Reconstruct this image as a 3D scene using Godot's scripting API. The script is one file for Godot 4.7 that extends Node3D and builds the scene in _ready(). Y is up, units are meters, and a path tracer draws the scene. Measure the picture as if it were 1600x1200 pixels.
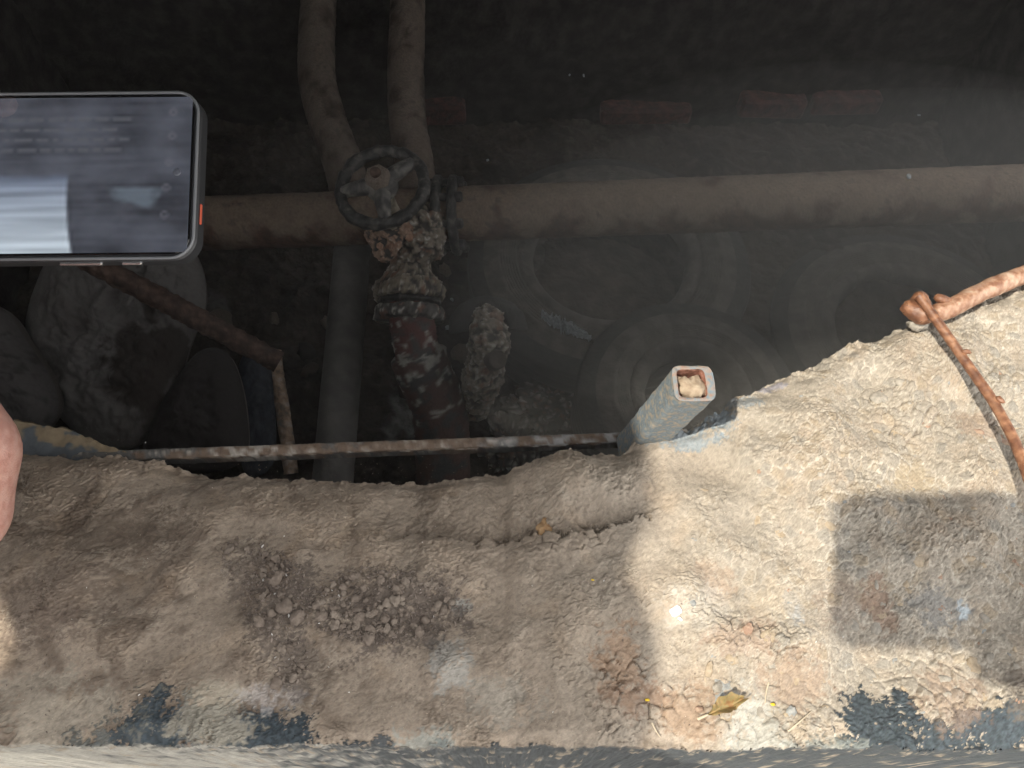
extends Node3D

const TOP := 0.94                      # top of the masonry wall
const EYE := Vector3(0, 1.3, 0)        # the lens, 36 cm above the wall
const FLOOR := 0.05                    # bottom of the valve chamber
var look := Vector3(0, -0.8660254, -0.5)
var upw := Vector3(0, 0.5, -0.8660254)
var rng := RandomNumberGenerator.new()
var mats := {}
var used_names := {}

# ---------------------------------------------------------------- mesh builder
class MB:
	var v := PackedVector3Array()
	var c := PackedColorArray()
	var ix := PackedInt32Array()
	func p(q: Vector3, col := Color.WHITE) -> int:
		v.append(q)
		c.append(col)
		return v.size() - 1
	func tri(a: int, b: int, d: int, out: Vector3) -> void:
		ix.append(a)
		if (v[d] - v[a]).cross(v[b] - v[a]).dot(out) < 0.0:
			ix.append(d)
			ix.append(b)
		else:
			ix.append(b)
			ix.append(d)
	func quad(a: int, b: int, d: int, e: int, out: Vector3) -> void:
		tri(a, b, d, out)
		tri(a, d, e, out)
	func mesh(off := Vector3.ZERO) -> ArrayMesh:
		var n := PackedVector3Array()
		n.resize(v.size())
		for i in range(0, ix.size(), 3):
			var a := ix[i]
			var b := ix[i + 1]
			var d := ix[i + 2]
			var m := (v[d] - v[a]).cross(v[b] - v[a])
			n[a] += m
			n[b] += m
			n[d] += m
		var w := v.duplicate()
		for i in n.size():
			n[i] = n[i].normalized() if n[i].length_squared() > 1e-30 else Vector3.UP
			w[i] -= off
		var arr := []
		arr.resize(Mesh.ARRAY_MAX)
		arr[Mesh.ARRAY_VERTEX] = w
		arr[Mesh.ARRAY_NORMAL] = n
		arr[Mesh.ARRAY_COLOR] = c
		arr[Mesh.ARRAY_INDEX] = ix
		var am := ArrayMesh.new()
		am.add_surface_from_arrays(Mesh.PRIMITIVE_TRIANGLES, arr)
		return am

# ---------------------------------------------------------------- placing
func ray(px: float, py: float) -> Vector3:
	return look + Vector3.RIGHT * ((px - 800.0) / 1164.0) + upw * ((600.0 - py) / 1164.0)
func at(px: float, py: float, depth: float) -> Vector3:
	return EYE + ray(px, py) * depth
func on_y(px: float, py: float, y: float) -> Vector3:
	var d := ray(px, py)
	return EYE + d * ((y - EYE.y) / d.y)
func cc(r: float, u: float, f: float) -> Vector3:      # metres right, up and forward of the lens
	return EYE + Vector3.RIGHT * r + upw * u + look * f

func numbered(called: String) -> String:
	var k: int = used_names.get(called, 0)
	used_names[called] = k + 1
	return called if k == 0 else "%s_%03d" % [called, k]
func tag(o: Node3D, label := "", category := "", group := "", kind := "") -> void:
	if label != "": o.set_meta("label", label)
	if category != "": o.set_meta("category", category)
	if group != "": o.set_meta("group", group)
	if kind != "": o.set_meta("kind", kind)
func thing(called: String, where: Vector3, label: String, category: String, group := "") -> Node3D:
	var o := Node3D.new()
	o.name = numbered(called)
	o.position = where
	add_child(o, true)
	tag(o, label, category, group)
	return o
func world_of(o: Node3D) -> Vector3:
	var q := Vector3.ZERO
	var w: Node = o
	while w != self:
		q += (w as Node3D).position
		w = w.get_parent()
	return q
func put(called: String, m: MB, mat: Material, parent: Node3D) -> MeshInstance3D:
	var o := MeshInstance3D.new()
	o.name = called
	o.mesh = m.mesh(world_of(parent))
	o.material_override = mat
	parent.add_child(o, true)
	return o
func solo(called: String, m: MB, mat: Material, label := "", category := "", group := "", kind := "") -> MeshInstance3D:
	var lo := m.v[0]
	var hi := m.v[0]
	for q in m.v:
		lo = lo.min(q)
		hi = hi.max(q)
	var base := Vector3((lo.x + hi.x) / 2, lo.y, (lo.z + hi.z) / 2)
	var o := MeshInstance3D.new()
	o.name = numbered(called)
	o.mesh = m.mesh(base)
	o.material_override = mat
	o.position = base
	add_child(o, true)
	tag(o, label, category, group, kind)
	return o

# ---------------------------------------------------------------- shapes
func noise(freq: float, seed_: int, oct := 3, warp := 0.0) -> FastNoiseLite:
	var n := FastNoiseLite.new()
	n.seed = seed_
	n.frequency = freq
	n.noise_type = FastNoiseLite.TYPE_SIMPLEX_SMOOTH
	n.fractal_octaves = oct
	if oct == 1: n.fractal_type = FastNoiseLite.FRACTAL_NONE
	if warp > 0.0:
		n.domain_warp_enabled = true
		n.domain_warp_amplitude = warp
		n.domain_warp_frequency = freq * 0.8
		n.domain_warp_fractal_type = FastNoiseLite.DOMAIN_WARP_FRACTAL_NONE
	return n

func smooth_path(pts: Array, steps: int) -> Array:
	var out := []
	for i in pts.size() - 1:
		var a: Vector3 = pts[maxi(i - 1, 0)]
		var b: Vector3 = pts[i]
		var d: Vector3 = pts[i + 1]
		var e: Vector3 = pts[mini(i + 2, pts.size() - 1)]
		for k in steps:
			out.append(b.cubic_interpolate(d, a, e, float(k) / steps))
	out.append(pts[-1])
	return out

func tube(m: MB, pts: Array, radii: Array, sides := 20, rough := 0.0, sd := 1, col := Color.WHITE, caps := true, closed := false) -> void:
	var n := noise(1.0, sd, 3)
	var count := pts.size()
	var side := Vector3.ZERO
	var first := m.v.size()
	for i in count:
		var pa: Vector3 = pts[(i - 1 + count) % count] if closed else pts[maxi(i - 1, 0)]
		var pb: Vector3 = pts[(i + 1) % count] if closed else pts[mini(i + 1, count - 1)]
		var t: Vector3 = (pb - pa).normalized()
		if side == Vector3.ZERO:
			side = t.cross(Vector3(0.31, 0.9, 0.2)).normalized()
		side = (side - t * side.dot(t)).normalized()
		var up2 := t.cross(side)
		var r: float = radii[mini(i, radii.size() - 1)] if radii.size() > 2 or radii.size() == 1 else lerpf(radii[0], radii[1], float(i) / (count - 1))
		for s in sides:
			var a := TAU * s / sides
			var d := side * cos(a) + up2 * sin(a)
			var q: Vector3 = pts[i] + d * r
			if rough > 0.0:
				q += d * rough * (n.get_noise_3dv(q * 55.0) + 0.6 * n.get_noise_3dv(q * 170.0))
			m.p(q, col)
	for i in (count if closed else count - 1):
		for s in sides:
			var a := first + i * sides + s
			var b := first + i * sides + (s + 1) % sides
			var i2 := (i + 1) % count
			var d := first + i2 * sides + (s + 1) % sides
			var e := first + i2 * sides + s
			m.quad(a, b, d, e, (m.v[a] + m.v[d]) * 0.5 - (pts[i] + pts[i2]) * 0.5)
	if caps and not closed:
		for k in [0, count - 1]:
			var out: Vector3 = (pts[0] - pts[1]) if k == 0 else (pts[-1] - pts[-2])
			var mid := m.p(pts[k], col)
			var ring := []
			for s in sides: ring.append(m.p(m.v[first + k * sides + s], col))
			for s in sides: m.tri(mid, ring[s], ring[(s + 1) % sides], out)

func straight(a: Vector3, b: Vector3, n: int) -> Array:
	var out := []
	for i in n + 1: out.append(a.lerp(b, float(i) / n))
	return out

# profile: [[radius, height], ...] round an axis; a repeated point makes a hard edge
func lathe(m: MB, o: Vector3, axis: Vector3, profile: Array, segs := 40, rough := 0.0, sd := 1, col := Color.WHITE) -> void:
	var n := noise(1.0, sd, 3)
	axis = axis.normalized()
	var e1 := axis.cross(Vector3(0.3, 0.2, 0.93)).normalized()
	var e2 := axis.cross(e1)
	var first := m.v.size()
	for q in profile:
		for s in segs:
			var a := TAU * s / segs
			var d := e1 * cos(a) + e2 * sin(a)
			var w: Vector3 = o + axis * q[1] + d * q[0]
			if rough > 0.0 and q[0] > 0.0005:
				w += d * rough * (n.get_noise_3dv(w * 60.0) + 0.6 * n.get_noise_3dv(w * 180.0)) + axis * rough * 0.5 * n.get_noise_3dv(w * 90.0)
			m.p(w, col)
	for i in profile.size() - 1:
		var dr: float = profile[i + 1][0] - profile[i][0]
		var dh: float = profile[i + 1][1] - profile[i][1]
		if absf(dr) + absf(dh) < 1e-7: continue
		for s in segs:
			var a := first + i * segs + s
			var b := first + i * segs + (s + 1) % segs
			var mid := TAU * (s + 0.5) / segs
			var d := e1 * cos(mid) + e2 * sin(mid)
			m.quad(a, b, b + segs, a + segs, d * dh - axis * dr)

func corner_box(h: Vector3, b: float, sx: float, sy: float, sz: float, ax: int) -> Vector3:
	var s := Vector3(sx, sy, sz)
	var q := Vector3.ZERO
	for k in 3: q[k] = s[k] * (h[k] if k == ax else h[k] - b)
	return q
func box(m: MB, xf: Transform3D, size: Vector3, b: float, col := Color.WHITE) -> void:
	var h := size * 0.5
	b = minf(b, minf(h.x, minf(h.y, h.z)) * 0.9)
	for ax in 3:
		var b1 := (ax + 1) % 3
		var b2 := (ax + 2) % 3
		for s in [-1.0, 1.0]:
			var q := []
			for k in [[-1, -1], [1, -1], [1, 1], [-1, 1]]:
				var g := Vector3.ZERO
				g[ax] = s
				g[b1] = k[0]
				g[b2] = k[1]
				q.append(m.p(xf * corner_box(h, b, g.x, g.y, g.z, ax), col))
			var out := Vector3.ZERO
			out[ax] = s
			m.quad(q[0], q[1], q[2], q[3], xf.basis * out)
		for s1 in [-1.0, 1.0]:
			for s2 in [-1.0, 1.0]:
				var q := []
				for k in [[-1, b1], [-1, b2], [1, b2], [1, b1]]:
					var g := Vector3.ZERO
					g[ax] = k[0]
					g[b1] = s1
					g[b2] = s2
					q.append(m.p(xf * corner_box(h, b, g.x, g.y, g.z, k[1]), col))
				var out := Vector3.ZERO
				out[b1] = s1
				out[b2] = s2
				m.quad(q[0], q[1], q[2], q[3], xf.basis * out)
	for sx in [-1.0, 1.0]:
		for sy in [-1.0, 1.0]:
			for sz in [-1.0, 1.0]:
				var q := []
				for k in 3: q.append(m.p(xf * corner_box(h, b, sx, sy, sz, k), col))
				m.tri(q[0], q[1], q[2], xf.basis * Vector3(sx, sy, sz))

# a stone: an icosahedron, split once, knocked out of round
func stone(m: MB, o: Vector3, r: float, sd: int, squash := 0.75, col := Color.WHITE, split := 1, chip := 0.35, flat := false) -> void:
	var n := noise(0.9, sd, 2)
	var t := (1.0 + sqrt(5.0)) / 2.0
	var vs := [Vector3(-1, t, 0), Vector3(1, t, 0), Vector3(-1, -t, 0), Vector3(1, -t, 0), Vector3(0, -1, t), Vector3(0, 1, t), Vector3(0, -1, -t), Vector3(0, 1, -t), Vector3(t, 0, -1), Vector3(t, 0, 1), Vector3(-t, 0, -1), Vector3(-t, 0, 1)]
	var fs := [[0, 11, 5], [0, 5, 1], [0, 1, 7], [0, 7, 10], [0, 10, 11], [1, 5, 9], [5, 11, 4], [11, 10, 2], [10, 7, 6], [7, 1, 8], [3, 9, 4], [3, 4, 2], [3, 2, 6], [3, 6, 8], [3, 8, 9], [4, 9, 5], [2, 4, 11], [6, 2, 10], [8, 6, 7], [9, 8, 1]]
	for k in split:
		var nf := []
		var mid := {}
		for f in fs:
			var e := []
			for j in 3:
				var a: int = f[j]
				var b: int = f[(j + 1) % 3]
				var key := mini(a, b) * 10000 + maxi(a, b)
				if not mid.has(key):
					vs.append((vs[a].normalized() + vs[b].normalized()) / 2)
					mid[key] = vs.size() - 1
				e.append(mid[key])
			nf.append([f[0], e[0], e[2]])
			nf.append([f[1], e[1], e[0]])
			nf.append([f[2], e[2], e[1]])
			nf.append(e)
		fs = nf
	var turn := Basis(Vector3(0.3, 1, 0.2).normalized(), sd * 2.4)
	var stretch := Vector3(1.0, squash, 0.72 + 0.25 * sin(sd * 1.7))
	var first := m.v.size()
	for q in vs:
		var d: Vector3 = q.normalized()
		var w := r * (1.0 + chip * n.get_noise_3dv(d * 1.3 + Vector3(sd, 0, 0)) + chip * 0.5 * n.get_noise_3dv(d * 3.1 + Vector3(0, sd, 0)))
		m.p(o + turn * (d * w * stretch), col)
	for f in fs:
		var out: Vector3 = turn * ((vs[f[0]] + vs[f[1]] + vs[f[2]]) * stretch)
		if flat: m.tri(m.p(m.v[first + f[0]], col), m.p(m.v[first + f[1]], col), m.p(m.v[first + f[2]], col), out)
		else: m.tri(first + f[0], first + f[1], first + f[2], out)

# a slumped closed shape over an outline: rings from the middle to the rim, bulging both ways
func slump(m: MB, outline: Array, nrm: Vector3, bulge: float, fold: float, sd: int, colour: Callable, rings := 26, segs := 120) -> void:
	var n := noise(1.0, sd, 3)
	var loop := []
	var k := outline.size()
	for s in segs:
		var f := float(s) / segs * k
		var i := int(f)
		loop.append((outline[i] as Vector3).cubic_interpolate(outline[(i + 1) % k], outline[(i + k - 1) % k], outline[(i + 2) % k], f - i))
	var mid := Vector3.ZERO
	for q in loop: mid += q / segs
	for face in [1.0, -1.0]:
		var first := m.v.size()
		for r in rings + 1:
			var t := float(r) / rings
			for s in segs:
				var q: Vector3 = mid.lerp(loop[s], t)
				var hgt := bulge * pow(maxf(0.0, 1.0 - t * t * t), 0.5)
				var w := n.get_noise_3dv(q * 16.0) + 0.5 * n.get_noise_3dv(q * 45.0 + Vector3(0, 7, 0))
				q += nrm * face * (hgt + (fold * w * (1.0 - t * t * t) if face > 0.0 else 0.0))
				m.p(q, colour.call(q, t) if face > 0.0 else Color(0.1, 0.09, 0.08))
		for r in rings:
			for s in segs:
				var a := first + r * segs + s
				var b := first + r * segs + (s + 1) % segs
				m.quad(a, b, b + segs, a + segs, nrm * face)

# a body as one skin: tapered limbs joined smoothly and meshed as surface nets
func flesh(m: MB, bones: Array, cell: float, k: float, col := Color.WHITE) -> void:
	var lo := Vector3.INF
	var hi := -Vector3.INF
	var pad := 3.0 / k + cell * 2.0
	for b in bones:
		var r := maxf(b[2], b[3]) + pad
		lo = lo.min(b[0].min(b[1]) - Vector3.ONE * r)
		hi = hi.max(b[0].max(b[1]) + Vector3.ONE * r)
	var nx := int((hi.x - lo.x) / cell) + 2
	var ny := int((hi.y - lo.y) / cell) + 2
	var nz := int((hi.z - lo.z) / cell) + 2
	var f := PackedFloat32Array()
	f.resize(nx * ny * nz)
	for b in bones:
		var a0: Vector3 = b[0]
		var ab: Vector3 = b[1] - a0
		var l2 := maxf(ab.length_squared(), 1e-9)
		var ra: float = b[2]
		var rb: float = b[3]
		var r := maxf(ra, rb) + pad
		var p0: Vector3 = (b[0].min(b[1]) - Vector3.ONE * r - lo) / cell
		var p1: Vector3 = (b[0].max(b[1]) + Vector3.ONE * r - lo) / cell
		for z in range(maxi(0, int(p0.z)), mini(nz, int(p1.z) + 1)):
			for y in range(maxi(0, int(p0.y)), mini(ny, int(p1.y) + 1)):
				for x in range(maxi(0, int(p0.x)), mini(nx, int(p1.x) + 1)):
					var q := lo + Vector3(x, y, z) * cell - a0
					var t := clampf(q.dot(ab) / l2, 0.0, 1.0)
					var d := (q - ab * t).length() - lerpf(ra, rb, t)
					if d < pad: f[x + nx * (y + ny * z)] += exp(-d * k)
	var id := PackedInt32Array()
	id.resize(nx * ny * nz)
	id.fill(-1)
	var off := [0, 1, nx, nx + 1, nx * ny, nx * ny + 1, nx * ny + nx, nx * ny + nx + 1]
	var edges := [[0, 1], [2, 3], [4, 5], [6, 7], [0, 2], [1, 3], [4, 6], [5, 7], [0, 4], [1, 5], [2, 6], [3, 7]]
	for z in nz - 1:
		for y in ny - 1:
			for x in nx - 1:
				var i := x + nx * (y + ny * z)
				var c0 := 0
				for o in off:
					if f[i + o] > 1.0: c0 += 1
				if c0 == 0 or c0 == 8: continue
				var sum := Vector3.ZERO
				var cnt := 0
				for e in edges:
					var va := f[i + off[e[0]]]
					var vb := f[i + off[e[1]]]
					if (va > 1.0) == (vb > 1.0): continue
					var la := log(maxf(va, 1e-4))
					var lb := log(maxf(vb, 1e-4))
					var t := la / (la - lb)
					var qa := Vector3(e[0] & 1, (e[0] >> 1) & 1, e[0] >> 2)
					var qb := Vector3(e[1] & 1, (e[1] >> 1) & 1, e[1] >> 2)
					sum += qa.lerp(qb, t)
					cnt += 1
				id[i] = m.p(lo + (Vector3(x, y, z) + sum / cnt) * cell, col)
	var step := [1, nx, nx * ny]
	for z in range(1, nz - 1):
		for y in range(1, ny - 1):
			for x in range(1, nx - 1):
				var i := x + nx * (y + ny * z)
				var inside := f[i] > 1.0
				for ax in 3:
					if inside == (f[i + step[ax]] > 1.0): continue
					var s1: int = step[(ax + 1) % 3]
					var s2: int = step[(ax + 2) % 3]
					var out := Vector3.ZERO
					out[ax] = 1.0 if inside else -1.0
					if id[i] >= 0 and id[i - s1] >= 0 and id[i - s2] >= 0 and id[i - s1 - s2] >= 0:
						m.quad(id[i], id[i - s1], id[i - s1 - s2], id[i - s2], out)

# ---------------------------------------------------------------- materials
func ramp(cols: Array) -> Gradient:
	var g := Gradient.new()
	g.offsets = PackedFloat32Array()
	var offs := PackedFloat32Array()
	var cs := PackedColorArray()
	for c in cols:
		offs.append(c[0])
		cs.append(c[1])
	g.offsets = offs
	g.colors = cs
	return g
func noise_tex(freq: float, sd: int, size := 512, cols := [], bump := 0.0, oct := 5, cellular := false) -> NoiseTexture2D:
	var n := noise(freq, sd, oct)
	if cellular:
		n.noise_type = FastNoiseLite.TYPE_CELLULAR
		n.fractal_octaves = 2
	var t := NoiseTexture2D.new()
	t.width = size
	t.height = size
	t.seamless = true
	t.noise = n
	if bump > 0.0:
		t.as_normal_map = true
		t.bump_strength = bump
	elif cols.size():
		t.color_ramp = ramp(cols)
	return t
var bump_a: Texture2D
var bump_b: Texture2D
func lin(r: float, g: float, b: float) -> Color:
	return Color(r, g, b).linear_to_srgb()
# tones: three linear colours from low to high
func rough_mat(called: String, tones: Array, scale_: float, rough := 0.9, bump := 1.0, metal := 0.0, freq := 0.012, fine := true) -> StandardMaterial3D:
	var m := StandardMaterial3D.new()
	m.resource_name = called
	var cols := []
	var k := tones.size()
	for i in k: cols.append([0.22 + 0.56 * i / maxf(k - 1, 1), (tones[i] as Color).linear_to_srgb()])
	m.albedo_texture = noise_tex(freq, called.hash() % 1000, 512, cols, 0.0, 6)
	m.uv1_triplanar = true
	m.uv1_world_triplanar = true
	m.uv1_scale = Vector3.ONE * scale_
	m.roughness = rough
	m.metallic = metal
	m.normal_enabled = bump > 0.0
	m.normal_texture = bump_a if fine else bump_b
	m.normal_scale = bump
	mats[called] = m
	return m
func vertex_mat(called: String, scale_: float, rough := 0.95, bump := 1.0, low := 0.72) -> StandardMaterial3D:
	var m := rough_mat(called, [Color(low, low, low), Color(0.92, 0.92, 0.92), Color(1, 1, 1)], scale_, rough, bump, 0.0, 0.03)
	m.vertex_color_use_as_albedo = true
	return m
func plain(called: String, c: Color, rough: float, metal := 0.0) -> StandardMaterial3D:
	var m := StandardMaterial3D.new()
	m.resource_name = called
	m.albedo_color = c.linear_to_srgb()
	m.roughness = rough
	m.metallic = metal
	mats[called] = m
	return m

func make_materials() -> void:
	bump_a = noise_tex(0.03, 11, 512, [], 8.0, 6)
	bump_b = noise_tex(0.012, 12, 512, [], 10.0, 6)
	vertex_mat("masonry", 14.0, 0.95, 0.22, 0.8)
	vertex_mat("mud", 5.0, 0.97, 1.0, 0.55)
	vertex_mat("limed", 12.0, 0.85, 0.7, 0.7)
	vertex_mat("sacking", 9.0, 0.9, 0.5, 0.8)
	rough_mat("dusty_pipe", [Color(0.15, 0.105, 0.08), Color(0.18, 0.138, 0.108), Color(0.225, 0.182, 0.145)], 6.0, 0.9, 0.6, 0.0, 0.02)
	rough_mat("mud_dark", [Color(0.04, 0.031, 0.025), Color(0.06, 0.048, 0.039), Color(0.085, 0.07, 0.057)], 3.0, 0.95, 0.8)
	rough_mat("dark_rust", [Color(0.03, 0.02, 0.017), Color(0.06, 0.036, 0.028), Color(0.12, 0.08, 0.062)], 9.0, 0.9, 0.7)
	rough_mat("riser_pipe", [Color(0.10, 0.08, 0.066), Color(0.135, 0.11, 0.092), Color(0.18, 0.15, 0.125)], 5.0, 0.9, 0.6, 0.0, 0.02)
	rough_mat("grey_pipe", [Color(0.105, 0.102, 0.098), Color(0.13, 0.126, 0.12), Color(0.165, 0.158, 0.15)], 4.0, 0.85, 0.4)
	rough_mat("black_iron", [Color(0.016, 0.016, 0.017), Color(0.034, 0.034, 0.034), Color(0.13, 0.12, 0.108)], 9.0, 0.6, 0.8)
	rough_mat("wheel_iron", [Color(0.035, 0.035, 0.035), Color(0.085, 0.082, 0.078), Color(0.22, 0.205, 0.185)], 8.0, 0.6, 0.7)
	rough_mat("scaled_iron", [Color(0.10, 0.09, 0.075), Color(0.26, 0.225, 0.18), Color(0.42, 0.37, 0.30)], 8.0, 0.95, 0.9)
	rough_mat("rust_orange", [Color(0.16, 0.08, 0.05), Color(0.30, 0.18, 0.125), Color(0.40, 0.29, 0.22)], 12.0, 0.9, 0.7)
	rough_mat("rebar_rust", [Color(0.095, 0.04, 0.023), Color(0.18, 0.08, 0.042), Color(0.30, 0.16, 0.09)], 24.0, 0.5, 0.4)
	rough_mat("rebar_pale", [Color(0.17, 0.078, 0.045), Color(0.29, 0.165, 0.105), Color(0.42, 0.31, 0.235)], 22.0, 0.5, 0.7)
	rough_mat("bar_rust", [Color(0.07, 0.065, 0.06), Color(0.22, 0.15, 0.10), Color(0.31, 0.225, 0.165), Color(0.42, 0.37, 0.33)], 9.0, 0.85, 0.5)
	rough_mat("blue_flaked", [Color(0.28, 0.235, 0.175), Color(0.22, 0.21, 0.185), Color(0.10, 0.14, 0.17), Color(0.18, 0.21, 0.225)], 34.0, 0.7, 0.4)
	rough_mat("pink_primer", [Color(0.22, 0.14, 0.105), Color(0.20, 0.175, 0.155), Color(0.12, 0.16, 0.19)], 40.0, 0.7, 0.5)
	rough_mat("tube_inside", [Color(0.12, 0.05, 0.03), Color(0.26, 0.11, 0.07), Color(0.4, 0.2, 0.15)], 40.0, 0.9, 0.7)
	rough_mat("pale_stone", [Color(0.22, 0.165, 0.115), Color(0.29, 0.23, 0.165), Color(0.36, 0.30, 0.225)], 40.0, 0.95, 0.8)
	rough_mat("rubber", [Color(0.03, 0.03, 0.03), Color(0.042, 0.041, 0.04), Color(0.06, 0.057, 0.053)], 6.0, 0.9, 0.6)
	rough_mat("dusty_rubber", [Color(0.06, 0.055, 0.05), Color(0.09, 0.082, 0.073), Color(0.135, 0.122, 0.107)], 4.0, 0.95, 0.6)
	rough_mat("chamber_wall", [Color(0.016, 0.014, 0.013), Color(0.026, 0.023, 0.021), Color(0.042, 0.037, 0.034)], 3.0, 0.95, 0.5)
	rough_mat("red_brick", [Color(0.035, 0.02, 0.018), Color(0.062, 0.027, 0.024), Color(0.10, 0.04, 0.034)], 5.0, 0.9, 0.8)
	rough_mat("hatch_steel", [Color(0.05, 0.06, 0.07), Color(0.08, 0.10, 0.115), Color(0.14, 0.09, 0.06)], 4.0, 0.6, 0.5, 0.3)  # steel of the unseen shade lid
	rough_mat("blue_cloth", [Color(0.014, 0.018, 0.026), Color(0.022, 0.028, 0.042), Color(0.04, 0.048, 0.06)], 12.0, 0.95, 0.6)
	rough_mat("film", [Color(0.25, 0.28, 0.30), Color(0.36, 0.40, 0.43), Color(0.5, 0.54, 0.57)], 20.0, 0.5, 0.5)
	rough_mat("pale_chip", [Color(0.78, 0.78, 0.78), Color(0.85, 0.85, 0.85)], 30.0, 0.7, 0.6)
	rough_mat("ground", [Color(0.16, 0.13, 0.10), Color(0.24, 0.2, 0.155), Color(0.30, 0.26, 0.2)], 1.2, 0.97, 1.0, 0.0, 0.01, false)
	rough_mat("clod", [Color(0.125, 0.10, 0.082), Color(0.17, 0.137, 0.112), Color(0.215, 0.175, 0.142)], 40.0, 0.97, 0.8)
	rough_mat("clod_pale", [Color(0.155, 0.127, 0.103), Color(0.205, 0.168, 0.137), Color(0.25, 0.21, 0.172)], 40.0, 0.97, 0.8)
	rough_mat("clod_orange", [Color(0.25, 0.14, 0.07), Color(0.36, 0.22, 0.11), Color(0.42, 0.30, 0.17)], 40.0, 0.95, 0.8)
	rough_mat("pebble_grey", [Color(0.19, 0.175, 0.15), Color(0.26, 0.24, 0.205), Color(0.33, 0.30, 0.255)], 40.0, 0.9, 0.7)
	rough_mat("pebble_tan", [Color(0.24, 0.19, 0.13), Color(0.30, 0.245, 0.175), Color(0.36, 0.30, 0.225)], 40.0, 0.9, 0.7)
	rough_mat("pebble_blue", [Color(0.16, 0.165, 0.165), Color(0.22, 0.23, 0.225), Color(0.30, 0.295, 0.275)], 40.0, 0.85, 0.7)
	rough_mat("pebble_red", [Color(0.20, 0.125, 0.09), Color(0.27, 0.18, 0.13), Color(0.33, 0.25, 0.18)], 40.0, 0.9, 0.7)
	rough_mat("leaf", [Color(0.24, 0.13, 0.055), Color(0.27, 0.20, 0.085), Color(0.21, 0.185, 0.085), Color(0.30, 0.18, 0.08)], 40.0, 0.6, 0.4)
	plain("straw", Color(0.40, 0.34, 0.25), 0.7)
	plain("yellow", Color(0.65, 0.45, 0.02), 0.6)
	var skin := rough_mat("skin", [Color(0.42, 0.215, 0.175), Color(0.50, 0.285, 0.24), Color(0.55, 0.34, 0.29)], 14.0, 0.45, 0.25)
	skin.normal_texture = noise_tex(0.09, 13, 512, [], 6.0, 3, true)
	skin.normal_scale = 0.35
	skin.uv1_scale = Vector3.ONE * 24.0
	skin.subsurf_scatter_enabled = true
	skin.subsurf_scatter_strength = 0.12
	rough_mat("jacket", [Color(0.03, 0.035, 0.05), Color(0.04, 0.047, 0.065)], 20.0, 0.9, 0.5)
	rough_mat("trousers", [Color(0.05, 0.06, 0.09), Color(0.07, 0.085, 0.12)], 20.0, 0.9, 0.5)
	plain("hair", Color(0.02, 0.015, 0.012), 0.7)
	plain("shoe", Color(0.03, 0.03, 0.03), 0.6)
	plain("eye_white", Color(0.7, 0.68, 0.65), 0.2)
	plain("case", Color(0.03, 0.032, 0.036), 0.45)
	plain("case_lip", Color(0.17, 0.18, 0.195), 0.3)
	plain("bezel", Color(0.005, 0.005, 0.006), 0.08)
	plain("metal_key", Color(0.55, 0.56, 0.58), 0.25, 0.9)
	plain("red_key", Color(0.50, 0.085, 0.04), 0.5)
	plain("lens", Color(0.12, 0.13, 0.16), 0.1)

# ---------------------------------------------------------------- the scene
func _ready() -> void:
	rng.seed = 77
	# camera, sky, sun, exposure
	var cam := Camera3D.new()
	cam.name = "camera"
	cam.position = EYE
	cam.rotation_degrees.x = -60
	cam.fov = rad_to_deg(2.0 * atan(600.0 / 1164.0))
	cam.near = 0.01
	cam.far = 400.0
	add_child(cam)
	cam.current = true
	var env := Environment.new()
	env.background_mode = Environment.BG_SKY
	var sm := ProceduralSkyMaterial.new()
	sm.sky_top_color = Color(0.80, 0.795, 0.79)
	sm.sky_horizon_color = Color(0.92, 0.905, 0.885)
	sm.sky_curve = 0.15
	sm.ground_bottom_color = Color(0.35, 0.31, 0.26)
	sm.ground_horizon_color = Color(0.62, 0.60, 0.56)
	sm.energy_multiplier = 1.9
	var sky := Sky.new()
	sky.sky_material = sm
	env.sky = sky
	env.tonemap_mode = Environment.TONE_MAPPER_LINEAR
	env.tonemap_exposure = 2.25
	env.sdfgi_enabled = true
	env.ssao_enabled = true
	env.ssil_enabled = true
	env.volumetric_fog_enabled = true  # thin overall fog, added to help imitate the lens glare
	env.volumetric_fog_density = 0.004
	env.volumetric_fog_albedo = Color(0.92, 0.92, 0.92)
	env.volumetric_fog_anisotropy = -0.5
	var we := WorldEnvironment.new()
	we.name = "world_environment"
	we.environment = env
	add_child(we)
	var sun := DirectionalLight3D.new()
	sun.name = "sun"
	sun.light_energy = 0.92
	sun.light_color = Color(1.0, 0.96, 0.89)
	sun.light_angular_distance = 0.9
	sun.shadow_enabled = true
	add_child(sun)
	sun.look_at_from_position(Vector3(0, 10, 0), Vector3(0, 10, 0) + ray(1350, 825), Vector3.UP)

	make_materials()
	var t0 := Time.get_ticks_msec()
	build_chamber()
	build_rim_wall()
	print("walls ", Time.get_ticks_msec() - t0)
	glare_veil(1330, 500, 0.78, Vector3(0.95, 0.42, 0.62), 0.20, "milky haze added to imitate lens glare beside the sunlit wall")
	glare_veil(1300, 470, 0.85, Vector3(1.5, 0.55, 0.85), 0.06, "thin wide haze added to imitate lens glare over the middle of the chamber")
	glare_veil(1450, 500, 0.72, Vector3(0.95, 0.36, 0.5), 0.32, "denser added haze imitating lens glare close behind the two rusty bars")
	build_shade_lid()
	build_pipes()
	build_valve()
	build_floor_things()
	build_rim_steel()
	build_litter()
	print("things ", Time.get_ticks_msec() - t0)
	build_phones()
	build_person()
	print("all ", Time.get_ticks_msec() - t0)

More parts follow.
